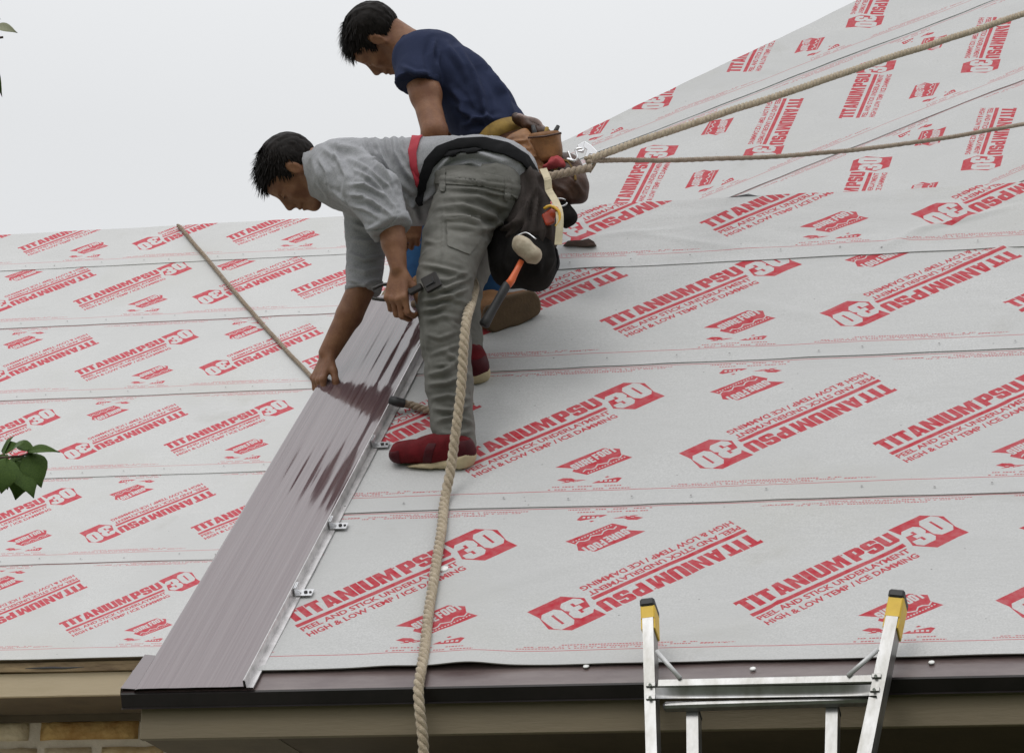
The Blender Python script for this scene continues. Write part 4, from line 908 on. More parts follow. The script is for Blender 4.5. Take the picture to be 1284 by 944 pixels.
L = [([(545, 262), (580, 258), (620, 272), (636, 292)], 4, .007), ([(548, 272), (584, 272), (616, 288)], 3.5, .006), ([(560, 248), (600, 248), (640, 262)], 3.5, .005), ([(590, 292), (620, 284), (640, 268)], 4, .006),
     ([(527, 332), (550, 336), (590, 346)], 3, .006), ([(528, 300), (548, 306), (560, 302)], 3, .003), ([(540, 366), (560, 362), (590, 348)], 3, .008), ([(530, 378), (556, 374), (588, 362)], 3, .008), ([(528, 390), (546, 388), (566, 378)], 3, .006),
     ([(534, 366), (560, 372), (586, 380)], 3, .005), ([(536, 402), (556, 396), (580, 400)], 3.5, .004), ([(536, 470), (556, 466), (580, 452)], 3, .006), ([(538, 482), (560, 480), (586, 470)], 3, .007), ([(542, 500), (562, 496), (588, 500)], 3, .007),
     ([(544, 512), (566, 516), (590, 508)], 3, .008), ([(548, 528), (570, 522), (592, 530)], 3, .007), ([(552, 542), (572, 546), (592, 540)], 3, .006), ([(556, 440), (572, 450), (586, 470)], 3, .005), ([(532, 400), (536, 440), (540, 470)], 2, .003),
     ([(556, 262), (556, 300), (552, 330)], 1.5, .003), ([(550, 224), (590, 228), (650, 236)], 1.8, .004), ([(550, 236), (596, 238), (654, 250)], 1.8, .004),
     ([(560, 284), (600, 286), (626, 300)], 3, .004), ([(540, 350), (562, 352), (588, 340)], 2.6, .004), ([(536, 420), (552, 424), (574, 416)], 2.6, .004), ([(538, 446), (556, 440), (582, 430)], 2.6, .004), ([(546, 458), (566, 456), (586, 444)], 2.2, .0035), ([(562, 400), (574, 410), (584, 428)], 2.2, .003)]
v = folds(v, f, [(a, b * .9, c * 1.8) for a, b, c in L]); P_ = topx(v); N = vnormals(v, f); quick("jeans", v, f, M_DENIM, A_)
fc = N @ CF < -.15
band("waistband", v, f, pdist(P_, [(548, 222), (574, 224), (606, 226), (634, 232), (658, 246)])[0] - 8.5, fc, .0035, M_DENIM, A_)
for x, y in ((557, 226), (636, 236)): band("belt_loop", v, f, pdist(P_, [(x, y - 11), (x - 1, y + 13)])[0] - 3.2, fc, .0075, M_DENIM, A_)
band("back_pocket", v, f, polysd(P_, [(559, 274), (602, 270), (603, 300), (588, 320), (561, 309)]), fc & (v[:, 1] < 9.36), .004, M_DENIM, A_)
# --- shoes
def shoe(parent, heel, toe, up, side, sc=1.0, upper=M_SHOE, sole=M_SOLE, name="shoe"):
    d = nrm(toe - heel); L = np.linalg.norm(toe - heel); up = nrm(up - d * (up @ d)); s = np.cross(d, up); 
    p = lambda a, b, c: heel + d * (a * L) + s * b * sc + up * c * sc
    F = Field(np.minimum(heel, toe) - .16, np.maximum(heel, toe) + .17, .0048)
    F.seg(p(.12, 0, .044), p(.45, 0, .046), (.038, .042), (.042, .040), s, .02); F.seg(p(.45, 0, .044), p(.84, .004, .034), (.046, .040), (.044, .032), s, .02)
    F.seg(p(.16, 0, .05), p(.22, 0, .070), (.034, .036), (.036, .034), s, .015); F.seg(p(.25, 0, .068), p(.55, 0, .054), (.032, .028), (.036, .022), s, .02); F.cutplane(p(0, 0, .010), -up)
    v, f = fieldmesh(F, 1); v = crumple(v, f, .0025, 24, None, 1.0); o = quick(name, v, f, upper, parent)
    lx, ly_, lz_ = (v - heel) @ d / L, (v - heel) @ s, (v - heel) @ up; al = np.ones(len(v), bool)
    band("toe_cap", v, f, np.maximum(.80 - lx, lz_ - .050 + (lx - .8) * .06) , al, .0016, M_SHOED, o); band("heel_counter", v, f, np.maximum(lx - .17 + lz_ * .6, lz_ - .08), al, .0018, M_SHOED, o); band("side_panel", v, f, np.maximum(np.abs(lx - .50 + lz_ * 1.2) - .05, lz_ - .075), al, .0016, M_SHOED, o)
    F = Field(np.minimum(heel, toe) - .12, np.maximum(heel, toe) + .12, .005)
    F.seg(p(.12, 0, .016), p(.45, 0, .006), (.044, .030), (.042, .016), s, .01); F.seg(p(.45, 0, .006), p(.85, .004, .010), (.048, .016), (.044, .014), s, .01); F.seg(p(.10, 0, .034), p(.16, 0, .028), (.042, .034), (.042, .022), s, .01)
    F.cutplane(p(0, 0, 0), -up); F.cutplane(p(0, 0, .046), up * 1.0 + d * .22)
    v, f = fieldmesh(F, 1); q = quick("sole", v, f, sole, o)
    for i in range(4):
        a = .34 + .07 * i; zt = .1005 - .085 * (a - .25); b_ = MB().tube([p(a, -.027, zt - .014), p(a + .015, -.012, zt - .001), p(a + .02, .012, zt - .001), p(a, .027, zt - .014)], .0032, 6); b_.build("lace", M_LACE, o, True)
    return o
shoe(A_, onroof(.330, 1.085, .004), onroof(.062, 1.120, .004), nrm(EN + V(0, .12, .30)), None)
shoe(A_, onroof(.245, 1.585, .004), onroof(.135, 1.80, .004), nrm(EN + V(0, .12, .30)), None)

# ------------------------------------------------------------ roofer behind: kneeling upright in a navy t-shirt
B_ = thing("person", PY(640, 415, 9.9), "kneeling roofer in navy t-shirt and blue jeans behind the bent over one", "person")
YB = 9.98
F = Field(V(-3.10, 9.66, 2.86), V(-2.12, 10.34, 4.38), .0048)
hO = PY(477, 50, YB); upB = nrm(CR * -.93 - CD * .36 + CF * .02); fwB = nrm(CR * -.36 + CD * .93 + CF * .28)
HPB, HBX = head(F, hO, upB, fwB, .95, PY(523, 66, YB))
F.seg(PY(520, 64, YB), PY(552, 92, YB), .058, (.10, .06), Yv, .02); F.seg(PY(552, 92, YB), PY(628, 190, YB), (.12, .075), (.11, .07), Yv, .03)
F.seg(PY(524, 84, YB - .16), PY(545, 165, YB - .24), .045, .042, None, .03); F.seg(PY(545, 165, YB - .24), PY(520, 262, YB - .16), .041, (.030, .026), None, .01)
F.seg(PY(526, 92, YB - .17), PY(534, 118, YB - .2), .048, .052, None, .02)
hand(F, PY(519, 266, YB - .16), nrm(PY(512, 300, YB - .12) - PY(519, 266, YB - .16)), V(-.2, .9, 0), V(-1, 0, 0), [.5, .55, .6, .65], .95)
F.seg(PY(545, 86, YB + .18), PY(560, 180, YB + .2), .05, .04, None, .03); F.seg(PY(560, 180, YB + .2), PY(530, 270, YB + .1), .04, .028, None, .01)
hand(F, PY(529, 274, YB + .1), nrm(V(-.3, 0, -1)), V(-.2, .9, 0), V(-1, 0, 0), [.5, .55, .6, .65], .95)
F.chain([PY(628, 190, YB), PY(640, 215, YB - .09), PY(600, 330, YB - .13), PY(618, 384, YB - .12)], [.1, .085, .058, .04], None, .02); F.chain([PY(630, 200, YB + .09), PY(530, 290, YB + .12), PY(520, 360, YB + .08)], [.085, .058, .045], None, .02)
v, f = fieldmesh(F, 2); quick("body", v, f, M_SKIN, B_); hairmesh("hair", HPB, HBX, .95, M_HAIR, B_, 9, 2600, zoff=-.004)
for y in (-1, 1):
    b_ = MB(); b_.tube([HPB(.088, y * .012, .026), HPB(.091, y * .028, .030), HPB(.078, y * .048, .026)], [.0028, .0035, .0018], 6); b_.build("eyebrow", M_HAIR, B_, True)
F = Field(V(-3.02, 9.68, 3.36), V(-2.14, 10.32, 4.22), .0055)
F.chain([PY(524, 64, YB), PY(548, 82, YB), PY(574, 108, YB), PY(602, 140, YB), PY(622, 168, YB), PY(642, 196, YB)], [(.09, .066), (.185, .098), (.180, .112), (.155, .112), (.152, .104), (.150, .098)], Yv, .02)
F.ell(PY(522, 74, YB - .12), np.eye(3), (.075, .085, .07), .03); F.seg(PY(528, 76, YB - .13), PY(522, 106, YB - .21), .083, .068, None, .035); F.seg(PY(545, 78, YB + .13), PY(552, 110, YB + .2), .08, .065, None, .035)
F.ell(PY(540, 47, YB), np.eye(3), (.03, .09, .03), .03)
cut_local(F, PY(521, 105, YB - .21), nrm(PY(521, 110, YB - .21) - PY(527, 72, YB - .19)), .095)
F.cutplane(PY(507, 60, YB), -(PY(548, 82, YB) - PY(510, 58, YB))); F.cutplane(PY(634, 176, YB), nrm(PY(634, 176, YB) - PY(603, 130, YB)))
v, f = fieldmesh(F, 1); v = crumple(v, f, .004, 10, (1, 0, 1), 5.0, .5); v = crumple(v, f, .0015, 26, (1, 0, 1), 5.0, .5)
L = [([(575, 60), (592, 90), (604, 120), (612, 150)], 4, .006), ([(560, 56), (580, 84), (592, 112)], 4, .005), ([(600, 70), (618, 96), (634, 124), (644, 146)], 4, .006), ([(545, 52), (540, 70), (546, 96)], 3.5, .005),
     ([(570, 130), (592, 146), (612, 152)], 4, .005), ([(580, 158), (600, 150), (626, 148)], 3.5, .005), ([(566, 112), (580, 128), (586, 150)], 4, .005), ([(505, 84), (520, 92), (538, 92)], 3, .004), ([(550, 60), (548, 84), (552, 108)], 3, .004), ([(605, 130), (612, 148), (608, 168)], 3, .004)]
v = folds(v, f, [(a, b * .95, c * 3.2) for a, b, c in L]); P_ = topx(v); N = vnormals(v, f); quick("tshirt", v, f, M_NAVY, B_)
band("sleeve_hem", v, f, pdist(P_, [(497, 106), (520, 104), (546, 97)])[0] - 4, v[:, 1] < YB - .1, .002, M_NAVY, B_)
# jeans of the kneeling roofer
F = Field(V(-3.0, 9.66, 2.84), V(-2.10, 10.34, 3.72), .0065)
F.chain([PY(618, 172, YB), PY(640, 200, YB), PY(652, 228, YB)], [(.140, .100), (.155, .115), (.145, .11)], Yv, .02)
F.chain([PY(655, 232, YB - .08), PY(628, 290, YB - .12), PY(604, 338, YB - .14)], [.105, .088, .075], None, .02); F.chain([PY(604, 338, YB - .14), PY(606, 356, YB - .13), PY(612, 374, YB - .12)], [.07, .062, .056], None, .015)
F.chain([PY(640, 222, YB + .09), PY(580, 268, YB + .12), PY(522, 296, YB + .12), PY(520, 326, YB + .1), PY(520, 362, YB + .06)], [.1, .088, .072, .062, .055], None, .02)
v, f = fieldmesh(F, 1); v = crumple(v, f, .005, 13, None, 2.0); quick("jeans", v, f, M_BLUE, B_)
# boot seen from the sole side
def boot(parent, ankle, heel, toe, up, nm="boot"):
    d = nrm(toe - heel); L = np.linalg.norm(toe - heel); up = nrm(up - d * (up @ d)); s = np.cross(d, up); p = lambda a, b, c: heel + d * (a * L) + s * b + up * c
    F = Field(np.minimum(np.minimum(heel, toe), ankle) - .12, np.maximum(np.maximum(heel, toe), ankle) + .12, .0052)
    F.seg(p(.12, 0, .04), p(.5, 0, .038), (.042, .036), (.046, .034), s, .02); F.seg(p(.5, 0, .038), p(.88, 0, .03), (.048, .032), (.044, .026), s, .02); F.seg(p(.14, 0, .05), ankle, (.044, .042), (.054, .05), s, .02); F.cutplane(p(0, 0, .006), -up)
    v, f = fieldmesh(F, 1); v = crumple(v, f, .003, 20, None, 4.0); o = quick(nm, v, f, M_BOOT, parent)
    F = Field(np.minimum(heel, toe) - .09, np.maximum(heel, toe) + .09, .005); F.seg(p(.10, 0, .0), p(.5, 0, .0), (.046, .03), (.044, .03), s, .01); F.seg(p(.5, 0, .0), p(.9, 0, .0), (.052, .03), (.044, .03), s, .01)
    F.cutplane(p(0, 0, -.012), -up); F.cutplane(p(0, 0, .010), up); v, f = fieldmesh(F, 1); quick("sole", v, f, M_BSOLE, o); return o
# kneeling: instep on the roof, sole turned towards the camera side
hb_, tb_ = roofhit(672, 378, .055), roofhit(607, 410, .030)
boot(B_, PY(612, 366, YB - .12), tb_ + V(.01, 0, .02), hb_, nrm(V(-.35, .75, .45)))
boot(B_, PY(520, 362, YB + .06), onroof(.17, 2.12, .01), onroof(-.08, 2.14, .01), nrm(EN + V(0, .2, .5)))
# ------------------------------------------------------------ gear worn and carried
def blob(name, segs, m, parent, vox=.006, cr=(.004, 14), lines=(), cuts=(), it=1, seed=0.0):
    pts = np.array([p for s_ in segs for p in s_[:2]]); rm = max(np.max(s_[2 + i]) for s_ in segs for i in (0, 1)) + .04
    F = Field(pts.min(0) - rm, pts.max(0) + rm, vox)
    for s_ in segs: F.seg(s_[0], s_[1], s_[2], s_[3], s_[4] if len(s_) > 4 else Yv, s_[5] if len(s_) > 5 else .02)
    for p, n_ in cuts: F.cutplane(p, n_)
    v, f = fieldmesh(F, it); 
    if cr: v = crumple(v, f, cr[0], cr[1], None, seed)
    if lines: v = folds(v, f, lines)
    return quick(name, v, f, m, parent)
def strap(pts, w, t, side, name, m, parent=None):
    """flat webbing ribbon along a path"""
    C_ = spline(pts, .012); T = np.gradient(C_, axis=0); mb = MB(); n = len(C_)
    for i in range(n):
        T_ = nrm(T[i]); s_ = nrm(np.asarray(side, float) - T_ * (np.asarray(side) @ T_)); w_ = np.cross(T_, s_)
        for a, b in ((-1, -1), (1, -1), (1, 1), (-1, 1)): mb.v.append(C_[i] + s_ * w / 2 * a + w_ * t / 2 * b)
    mb.f += [(i * 4 + k, i * 4 + (k + 1) % 4, (i + 1) * 4 + (k + 1) % 4, (i + 1) * 4 + k) for i in range(n - 1) for k in range(4)]; mb.f += [(3, 2, 1, 0), tuple((n - 1) * 4 + k for k in range(4))]
    return mb.build(name, m, parent)
def shellpouch(name, rim, base, dep0, dep1, m, parent, t=.005):
    """open topped leather pouch: rim and base given as left/right points, with depth; double walled"""
    mb = MB(); N = 20; rings = []
    (a, b), (c, d_) = rim, base; rows = 9
    for inner in (0, 1):
        for j in range(rows):
            q = j / (rows - 1); L_ = c + (a - c) * q; R_ = d_ + (b - d_) * q; dp = dep1 + (dep0 - dep1) * q; ctr = (L_ + R_) / 2; h = (R_ - L_) / 2; hl = np.linalg.norm(h); h = h / hl; hl += .004 * math.sin(q * 5); dirn = nrm(np.cross(h, nrm((a + b) - (c + d_))))
            for k in range(N):
                an = 2 * math.pi * k / N; ca, sa = math.cos(an), math.sin(an); sx = math.copysign(abs(ca) ** .6, ca); sy = math.copysign(abs(sa) ** .6, sa)
                mb.v.append(ctr + h * sx * (hl - inner * t) + dirn * sy * (dp - inner * t) + (0 if not inner else nrm(b + a - c - d_) * (.008 if j == 0 else 0)))
    for o in (0, 1):
        for j in range(rows - 1):
            for k in range(N): mb.f.append((o * rows * N + j * N + k, o * rows * N + j * N + (k + 1) % N, o * rows * N + (j + 1) * N + (k + 1) % N, o * rows * N + (j + 1) * N + k))
    tp = (rows - 1) * N
    for k in range(N): mb.f.append((tp + k, tp + (k + 1) % N, rows * N + tp + (k + 1) % N, rows * N + tp + k))
    mb.f.append(tuple(range(N))); mb.f.append(tuple(rows * N + k for k in range(N)))
    return mb.build(name, m, parent, True)

# tool belt of the kneeling roofer
YA = 9.30
TB = thing("tool_belt", PY(640, 170, YB), "leather tool belt with yellow waist strap and tan pouches on the kneeling roofer", "tool belt")
wc = PY(636, 188, YB); wd = nrm(PY(606, 135, YB) - PY(637, 181, YB)); wside = nrm(np.cross(wd, (0, 1, 0))); wy = np.cross(wside, wd)
mb = MB(); N = 48
for (dr, dh) in ((0, -.026), (.0045, -.026), (.0045, .026), (0, .026)):
    for k in range(N):
        a = 2 * math.pi * k / N; mb.v.append(wc + wside * math.cos(a) * (.112 + dr) + wy * math.sin(a) * (.166 + dr) + wd * (dh + .004 * math.sin(3 * a)))
mb.f += [(j * N + k, j * N + (k + 1) % N, ((j + 1) % 4) * N + (k + 1) % N, ((j + 1) % 4) * N + k) for j in range(4) for k in range(N)]
mb.build("waist_strap", M_YELW, TB, True)
YP = YB - .21
blob("hip_pad", [(PY(644, 176, YP - .0), PY(664, 202, YP - .03), (.020, .056), (.018, .056), Yv), (PY(664, 202, YP - .03), PY(684, 240, YP - .03), (.016, .052), (.012, .030), Yv)], M_LEA, TB, .0042, (.003, 20),
     [([(626, 184), (646, 178), (664, 176)], 1.9, .007), ([(632, 193), (652, 187), (670, 186)], 1.9, .007), ([(640, 203), (660, 197), (676, 197)], 1.9, .007), ([(658, 170), (674, 194), (694, 230)], 2.4, .009), ([(650, 214), (664, 210), (682, 212)], 1.8, .006)])
shellpouch("open_pouch", (PY(662, 172, YP - .05), PY(704, 166, YP - .05)), (PY(680, 204, YP - .04), PY(703, 200, YP - .04)), .038, .026, M_LEA, TB)
mb = MB().tube([PY(662, 173, YP - .09), PY(684, 171, YP - .092), PY(704, 167, YP - .09)], .0035, 6); mb.build("pouch_binding", M_LEAD, TB, True)
for i_, (xa, ya, xb, yb, mt_) in enumerate(((672, 172, 668, 158, M_BLK), (684, 172, 686, 160, M_YELW), (694, 170, 700, 158, M_BLK))):
    MB().tube([PY(xa, ya + 14, YP - .05), PY(xa, ya, YP - .05), PY((xa + xb) / 2, (ya + yb) / 2, YP - .052), PY(xb, yb, YP - .05)], [.006, .006, .0075, .006], 9).build("tool_handle", mt_, TB, True)
blob("tool_loop", [(PY(650, 150, YP + .05), PY(668, 158, YP + .03), (.03, .016), (.03, .018), Yv), (PY(664, 158, YP + .03), PY(688, 168, YP), (.02, .014), (.02, .012), Yv)], M_LEAD, TB, .005, (.006, 30), seed=3.)
blob("glove", [(PY(652, 147, YP + .03), PY(672, 154, YP + .02), (.02, .008), (.02, .010), Yv), (PY(672, 154, YP + .02), PY(684, 163, YP + .02), (.012, .007), (.010, .006), Yv)], mat("grey_pink_glove", (.30, .22, .20), .8, noise=(30, 4, .8)), TB, .004, (.004, 40))
blob("lower_pouch", [(PY(706, 212, YP + .02), PY(716, 236, YP), (.05, .060), (.05, .058), Yv), (PY(716, 230, YP), PY(729, 247, YP), (.03, .040), (.02, .018), Yv), (PY(700, 226, YP), PY(706, 246, YP), (.04, .04), (.03, .018), Yv)], M_LEAD, TB, .006, (.004, 14),
     [([(712, 220), (724, 232), (732, 244)], 2.5, .006), ([(698, 232), (710, 240), (716, 250)], 2.5, .006)])
strap([PY(696, 214, YP - .05), PY(702, 203, YP - .06), PY(712, 203, YP - .06), PY(720, 216, YP - .055), PY(722, 226, YP - .05)], .020, .004, (0, 1, 0), "pouch_strap", M_YELW, TB)
blob("hanging_holster", [(PY(706, 250, YP), PY(714, 274, YP), (.016, .014), (.028, .020), Yv), (PY(714, 272, YP), PY(709, 282, YP), (.026, .020), (.02, .010), Yv)], M_BAGD, TB, .005, (.004, 22))
mb = MB().tube([PY(702 + 9 * math.cos(a), 254 + 5 * math.sin(a), YP - .04) for a in np.linspace(0, 5.6, 20)], .0028, 6); mb.build("tool_ring", M_GALV, TB, True)
tag(blob("work_rag", [(PY(684, 210, YP - .07), PY(698, 204, YP - .075), (.016, .006), (.018, .010), Yv), (PY(696, 201, YP - .07), PY(706, 207, YP - .07), (.014, .012), (.012, .008), Yv)], mat("faded_red_cloth", (.34, .045, .05), .9, noise=(30, 4, .7)), None, .0045, (.010, 46)),
    "small crumpled red rag tucked under the open leather pouch", "rag")
blob("carabiner_plate", [(PY(712, 200, YP - .06), PY(719, 202, YP - .06), (.006, .006), (.006, .006), Yv)], M_GALV, TB, .003, None)
tag(strap([PY(681, 212, YA + .08), PY(687, 226, YA + .05), PY(688, 238, YA + .05), PY(697, 254, YA + .02), PY(702, 272, YA - .01), PY(700, 307, YA - .01)], .022, .0035, (1, 0, -.2), "webbing_strap", mat("cream_webbing", (.60, .52, .36), .8, noise=(40, 3, .4), bump=(300, .001))),
    "cream webbing strap hanging down beside the brown pouch", "strap")
YG = YA + .0
GG = thing("safety_glasses", PY(690, 274, YG), "amber red safety glasses with yellow frame hanging from the gear", "safety glasses")
blob("lens", [(PY(686, 268, YG), PY(690, 280, YG), (.006, .018), (.006, .016), Yv), (PY(694, 266, YG), PY(698, 262, YG), (.006, .012), (.006, .01), Yv)], mat("amber_lens", (.40, .05, .02), .12, noise=(20, 3, .8), color2=(.05, .015, .01)), GG, .0035, None)
mb = MB().tube(spline([PY(682, 262, YG - .01), PY(690, 258, YG - .01), PY(700, 264, YG - .01), PY(702, 276, YG - .01), PY(697, 284, YG - .01)], .01), .0045, 7); mb.build("frame", mat("yellow_plastic", (.62, .36, .03), .4), GG, True)

# bags on the bent over roofer
BG = thing("tool_bag", PY(660, 300, YA + .1), "dark taupe and black canvas tool bag slung behind the bent over roofer", "bag")
blob("draped_cover", [(PY(657, 204, YA + .12), PY(663, 236, YA + .1), (.05, .024), (.06, .042), Yv), (PY(663, 236, YA + .1), PY(667, 290, YA + .08), (.065, .052), (.085, .084), Yv), (PY(658, 270, YA + .1), PY(640, 300, YA + .1), (.06, .05), (.06, .05), Yv)], M_BAG, BG, .006, (.009, 9),
     [([(662, 210), (668, 240), (654, 276), (636, 296)], 3.2, .020), ([(664, 208), (672, 250), (668, 290)], 3.2, .022), ([(668, 220), (684, 256), (690, 296)], 3.2, .020), ([(660, 250), (660, 280), (650, 306)], 2.6, .016), ([(654, 262), (646, 280), (626, 290)], 2.8, .018), ([(680, 262), (682, 290), (676, 310)], 2.6, .014)], seed=1.5)
blob("bag_body", [(PY(632, 300, YA + .12), PY(638, 336, YA + .1), (.08, .050), (.08, .056), Yv), (PY(662, 296, YA + .1), PY(666, 330, YA + .08), (.09, .082), (.09, .076), Yv), (PY(646, 344, YA + .1), PY(670, 346, YA + .08), (.07, .030), (.07, .036), Yv)], M_BAGD, BG, .006, (.005, 11),
     [([(690, 300), (694, 324), (684, 346)], 3, .008), ([(640, 300), (634, 330), (640, 352)], 3, .007), ([(676, 320), (676, 346)], 4, .006)], seed=7.)
strap([PY(697, 312, YA + .1), PY(700, 330, YA + .1), PY(694, 344, YA + .1)], .02, .006, (0, 1, 0), "side_strap", M_BLACKW, BG)
mb = MB().tube(spline([PY(648, 296, YA - .02), PY(643, 306, YA - .03), PY(646, 314, YA - .03), PY(656, 322, YA - .03)], .006), .0026, 6); mb.tube(spline([PY(648, 296, YA - .02), PY(660, 292, YA - .02), PY(672, 300, YA - .03)], .006), .0026, 6); mb.build("hammer_loop", M_GALV, BG, True)
ML = thing("mallet", PY(640, 370, YA), "mallet with cream head, orange shank and black grip hanging from the bag loop", "mallet")
yM = YA - .04
blob("mallet_head", [(PY(654, 308, yM - .02), PY(668, 320, yM), (.030, .026), (.030, .027), Yv, .008), (PY(651, 304, yM - .02), PY(656, 309, yM - .02), (.022, .020), (.027, .026), Yv, .008)], mat("cream_rawhide", (.47, .41, .31), .75, noise=(22, 6, .9), color2=(.30, .24, .17), bump=(90, .002)), ML, .004, (.003, 30))
M_OR = mat("orange_fibreglass", (.72, .15, .05), .4, noise=(20, 3, .4), color2=(.55, .11, .04))
a, b, c = PY(654, 327, yM), PY(641, 352, yM - .01), PY(636, 358, yM - .01)
mb = MB().tube([a, (a + b) / 2, b, c], [.0085, .0088, .0115, .0125], 12); mb.build("shank", M_OR, ML, True)
a, b = PY(637, 355, yM - .01), PY(606, 409, yM - .02); mb = MB().tube([a + (b - a) * t for t in (0, .04, .3, .6, .85, .97, 1)], [.011, .0135, .0130, .0128, .0150, .0165, .012], 14); mb.build("grip", M_BLK, ML, True)

# hand seamer held in the near hand
TL_ = thing("hand_seamer", PY(515, 360, 9.12), "black sheet metal seaming pliers held in the near hand", "pliers")
M_TOOL = mat("black_steel", (.022, .020, .020), .35, metal=.4, noise=(40, 4, .6), color2=(.05, .045, .04)); yT = 9.11
mb = MB().tube(spline([PY(467, 363, yT + .03), PY(480, 357, yT + .035), PY(496, 358, yT + .04), PY(514, 364, yT + .01)], .01), .0055, 8); mb.build("handle", M_TOOL, TL_, True)
mb = MB().tube(spline([PY(467, 374, yT + .03), PY(482, 376, yT + .035), PY(498, 374, yT + .04), PY(514, 366, yT + .01)], .01), .0055, 8); mb.build("handle", M_TOOL, TL_, True)
ax = nrm(PY(545, 350, yT) - PY(515, 366, yT)); nY = V(0, 1, 0); az = np.cross(ax, nY)
mb = MB().obox(PY(521, 363, yT), ax, nY, az, .022, .009, .009); mb.build("pivot", M_TOOL, TL_, bevel=.003)
mb = MB().obox(PY(541, 354, yT - .012), ax, nY, az, .025, .006, .024); jw = mb.build("jaw", M_TOOL, TL_, bevel=.002)
mb = MB().obox(PY(539, 356, yT - .020), ax, nY, az, .014, .003, .002); mb.obox(PY(543, 351, yT - .020), az, nY, ax, .010, .003, .002); mb.build("jaw_rib", M_BLK, jw)
mb = MB().obox(PY(541, 354, yT + .006), ax, nY, az, .025, .004, .022); mb.build("jaw", M_TOOL, TL_, bevel=.002)

# rope grab and ropes
RG = thing("rope_grab", PY(736, 195, 9.75), "bright metal rope grab where the ropes meet behind the roofers", "rope grab")
M_CHR = mat("polished_aluminium", (.85, .85, .86), .18, metal=.95); yR = 9.74
def plate(px, name, y_, m=M_CHR, t=.005):
    n = len(px); mb = MB(); mb.v = [tuple(PY(x, y, y_)) for x, y in px] + [tuple(PY(x, y, y_) + V(0, t, 0)) for x, y in px]
    mb.f = [tuple(range(n)), tuple(range(2 * n - 1, n - 1, -1))] + [(i, i + n, (i + 1) % n + n, (i + 1) % n) for i in range(n)]; return mb.build(name, m, RG, bevel=.0012)
plate([(733, 177), (741, 182), (749, 190), (747, 200), (741, 208), (735, 206), (733, 196), (736, 188), (731, 184)], "cheek_plate", yR)
plate([(724, 182), (733, 177), (735, 184), (731, 192), (724, 190)], "cheek_plate", yR + .012)
mb = MB().tube([PY(741, 196, yR - .012) + V(math.cos(a) * .0075, 0, math.sin(a) * .010) for a in np.linspace(0, 6.283, 17)], .002, 6); mb.build("eyelet", M_GALV, RG, True)
mb = MB().tube(spline([PY(712, 190, yR), PY(718, 202, yR), PY(724, 198, yR), PY(722, 188, yR), PY(730, 186, yR)], .004), .0035, 7); mb.build("hook", M_CHR, RG, True)
mb = MB().tube(spline([PY(748, 192, yR + .01), PY(746, 204, yR + .01), PY(739, 216, yR + .01)], .004), .0055, 7); mb.build("lever", M_ROPED, RG, True)
def at(x, y, d): r = ray(x, y); return r * d
rope("rope", [at(736, 200, 10.42), at(756, 193, 10.48), at(880, 151, 10.9), at(1000, 112, 11.3), at(1100, 78, 11.7), at(1200, 46, 12.1), at(1290, 15, 12.5), at(1420, -32, 13.1), at(1640, -116, 15.5)], .0122, "thick upper sisal rope running from the rope grab up to the right", M_ROPE, group="ropes holding the roofers", fuzz=34)
rope("rope", [at(738, 204, 10.40), at(752, 201, 10.48), at(850, 201, 10.9), at(960, 197, 11.4), at(1060, 189, 11.8), at(1160, 177, 12.3), at(1290, 154, 12.9), at(1440, 118, 14.2)], .0088, "thinner lower rope running level from the rope grab to the right edge", M_ROPED, group="ropes holding the roofers", fuzz=14)
rope("rope", [at(740, 210, 10.40), at(722, 214, 10.36), at(700, 219, 10.32), at(680, 223, 10.30), at(666, 224, 10.36)], .0135, "short slack rope tying the bent over roofer to the rope grab", M_ROPED, group="ropes holding the roofers", fuzz=20)
hp = [PY(584, 336, 9.5), PY(594, 358, 9.42), PY(592, 374, 9.28), PY(586, 396, 9.13), PY(582, 430, 9.08), PY(577, 490, 9.07), PY(570, 550, 9.06), PY(565, 590, 9.06)]
for x, y, h in ((558, 625, .024), (553, 665, .022), (547, 705, .020), (541, 750, .020), (534, 795, .020), (528, 835, .022)): hp.append(roofhit(x, y, h))
e_ = PY(524, 862, 8.378); hp += [e_, PY(525, 885, 8.365), PY(528, 910, 8.365), PY(531, 945, 8.365), PY(530, 1010, 8.365)]; q = hp[-1]; hp += [V(q[0] + .02, q[1], .6), V(q[0] - .01, q[1], -.6), V(q[0], q[1], GROUND_Z + .02)]
rope("rope", hp, .0148, "thick rope hanging down past the red shoe and over the eave", M_ROPE, pitch=.072, group="ropes holding the roofers", fuzz=30)
rp = [roofhit(592, 503, .03), roofhit(560, 516, .022), roofhit(536, 514, .022), roofhit(516, 508, .024), roofhit(498, 504, .045)]
rope("rope", rp, .0125, "frayed rope end with black tape beside the jeans and the panel seam", M_ROPED, fuzz=200)
tp = COL.objects["rope.004"] if "rope.004" in COL.objects else None
TE = MB().tube([roofhit(507, 506, .035), roofhit(498, 504, .045), roofhit(489, 501, .052)], [.0135, .0145, .013], 10).build("taped_end", M_BLK, tp, True)
def lhit(x, y, h): r = ray(x, y); t = TL + EN * h; return r * ((EN @ t) / (EN @ r))
rope("rope", [lhit(223, 283, .02), lhit(232, 292, .02), lhit(262, 328, .02), lhit(300, 373, .02), lhit(345, 424, .02), lhit(385, 467, .02), lhit(420, 505, .02)], .0115, "thin rope lying diagonally across the left roof from its ridge to the gripping hand", M_ROPED)
M_LEA2 = mat("scrap_brown", (.20, .14, .12), .6, noise=(20, 4, .6)); sc_ = MB(); pl = [(705, 309, .004), (712, 302, .03), (730, 301, .032), (738, 299, .04), (745, 303, .03), (748, 308, .004), (730, 310, .004)]
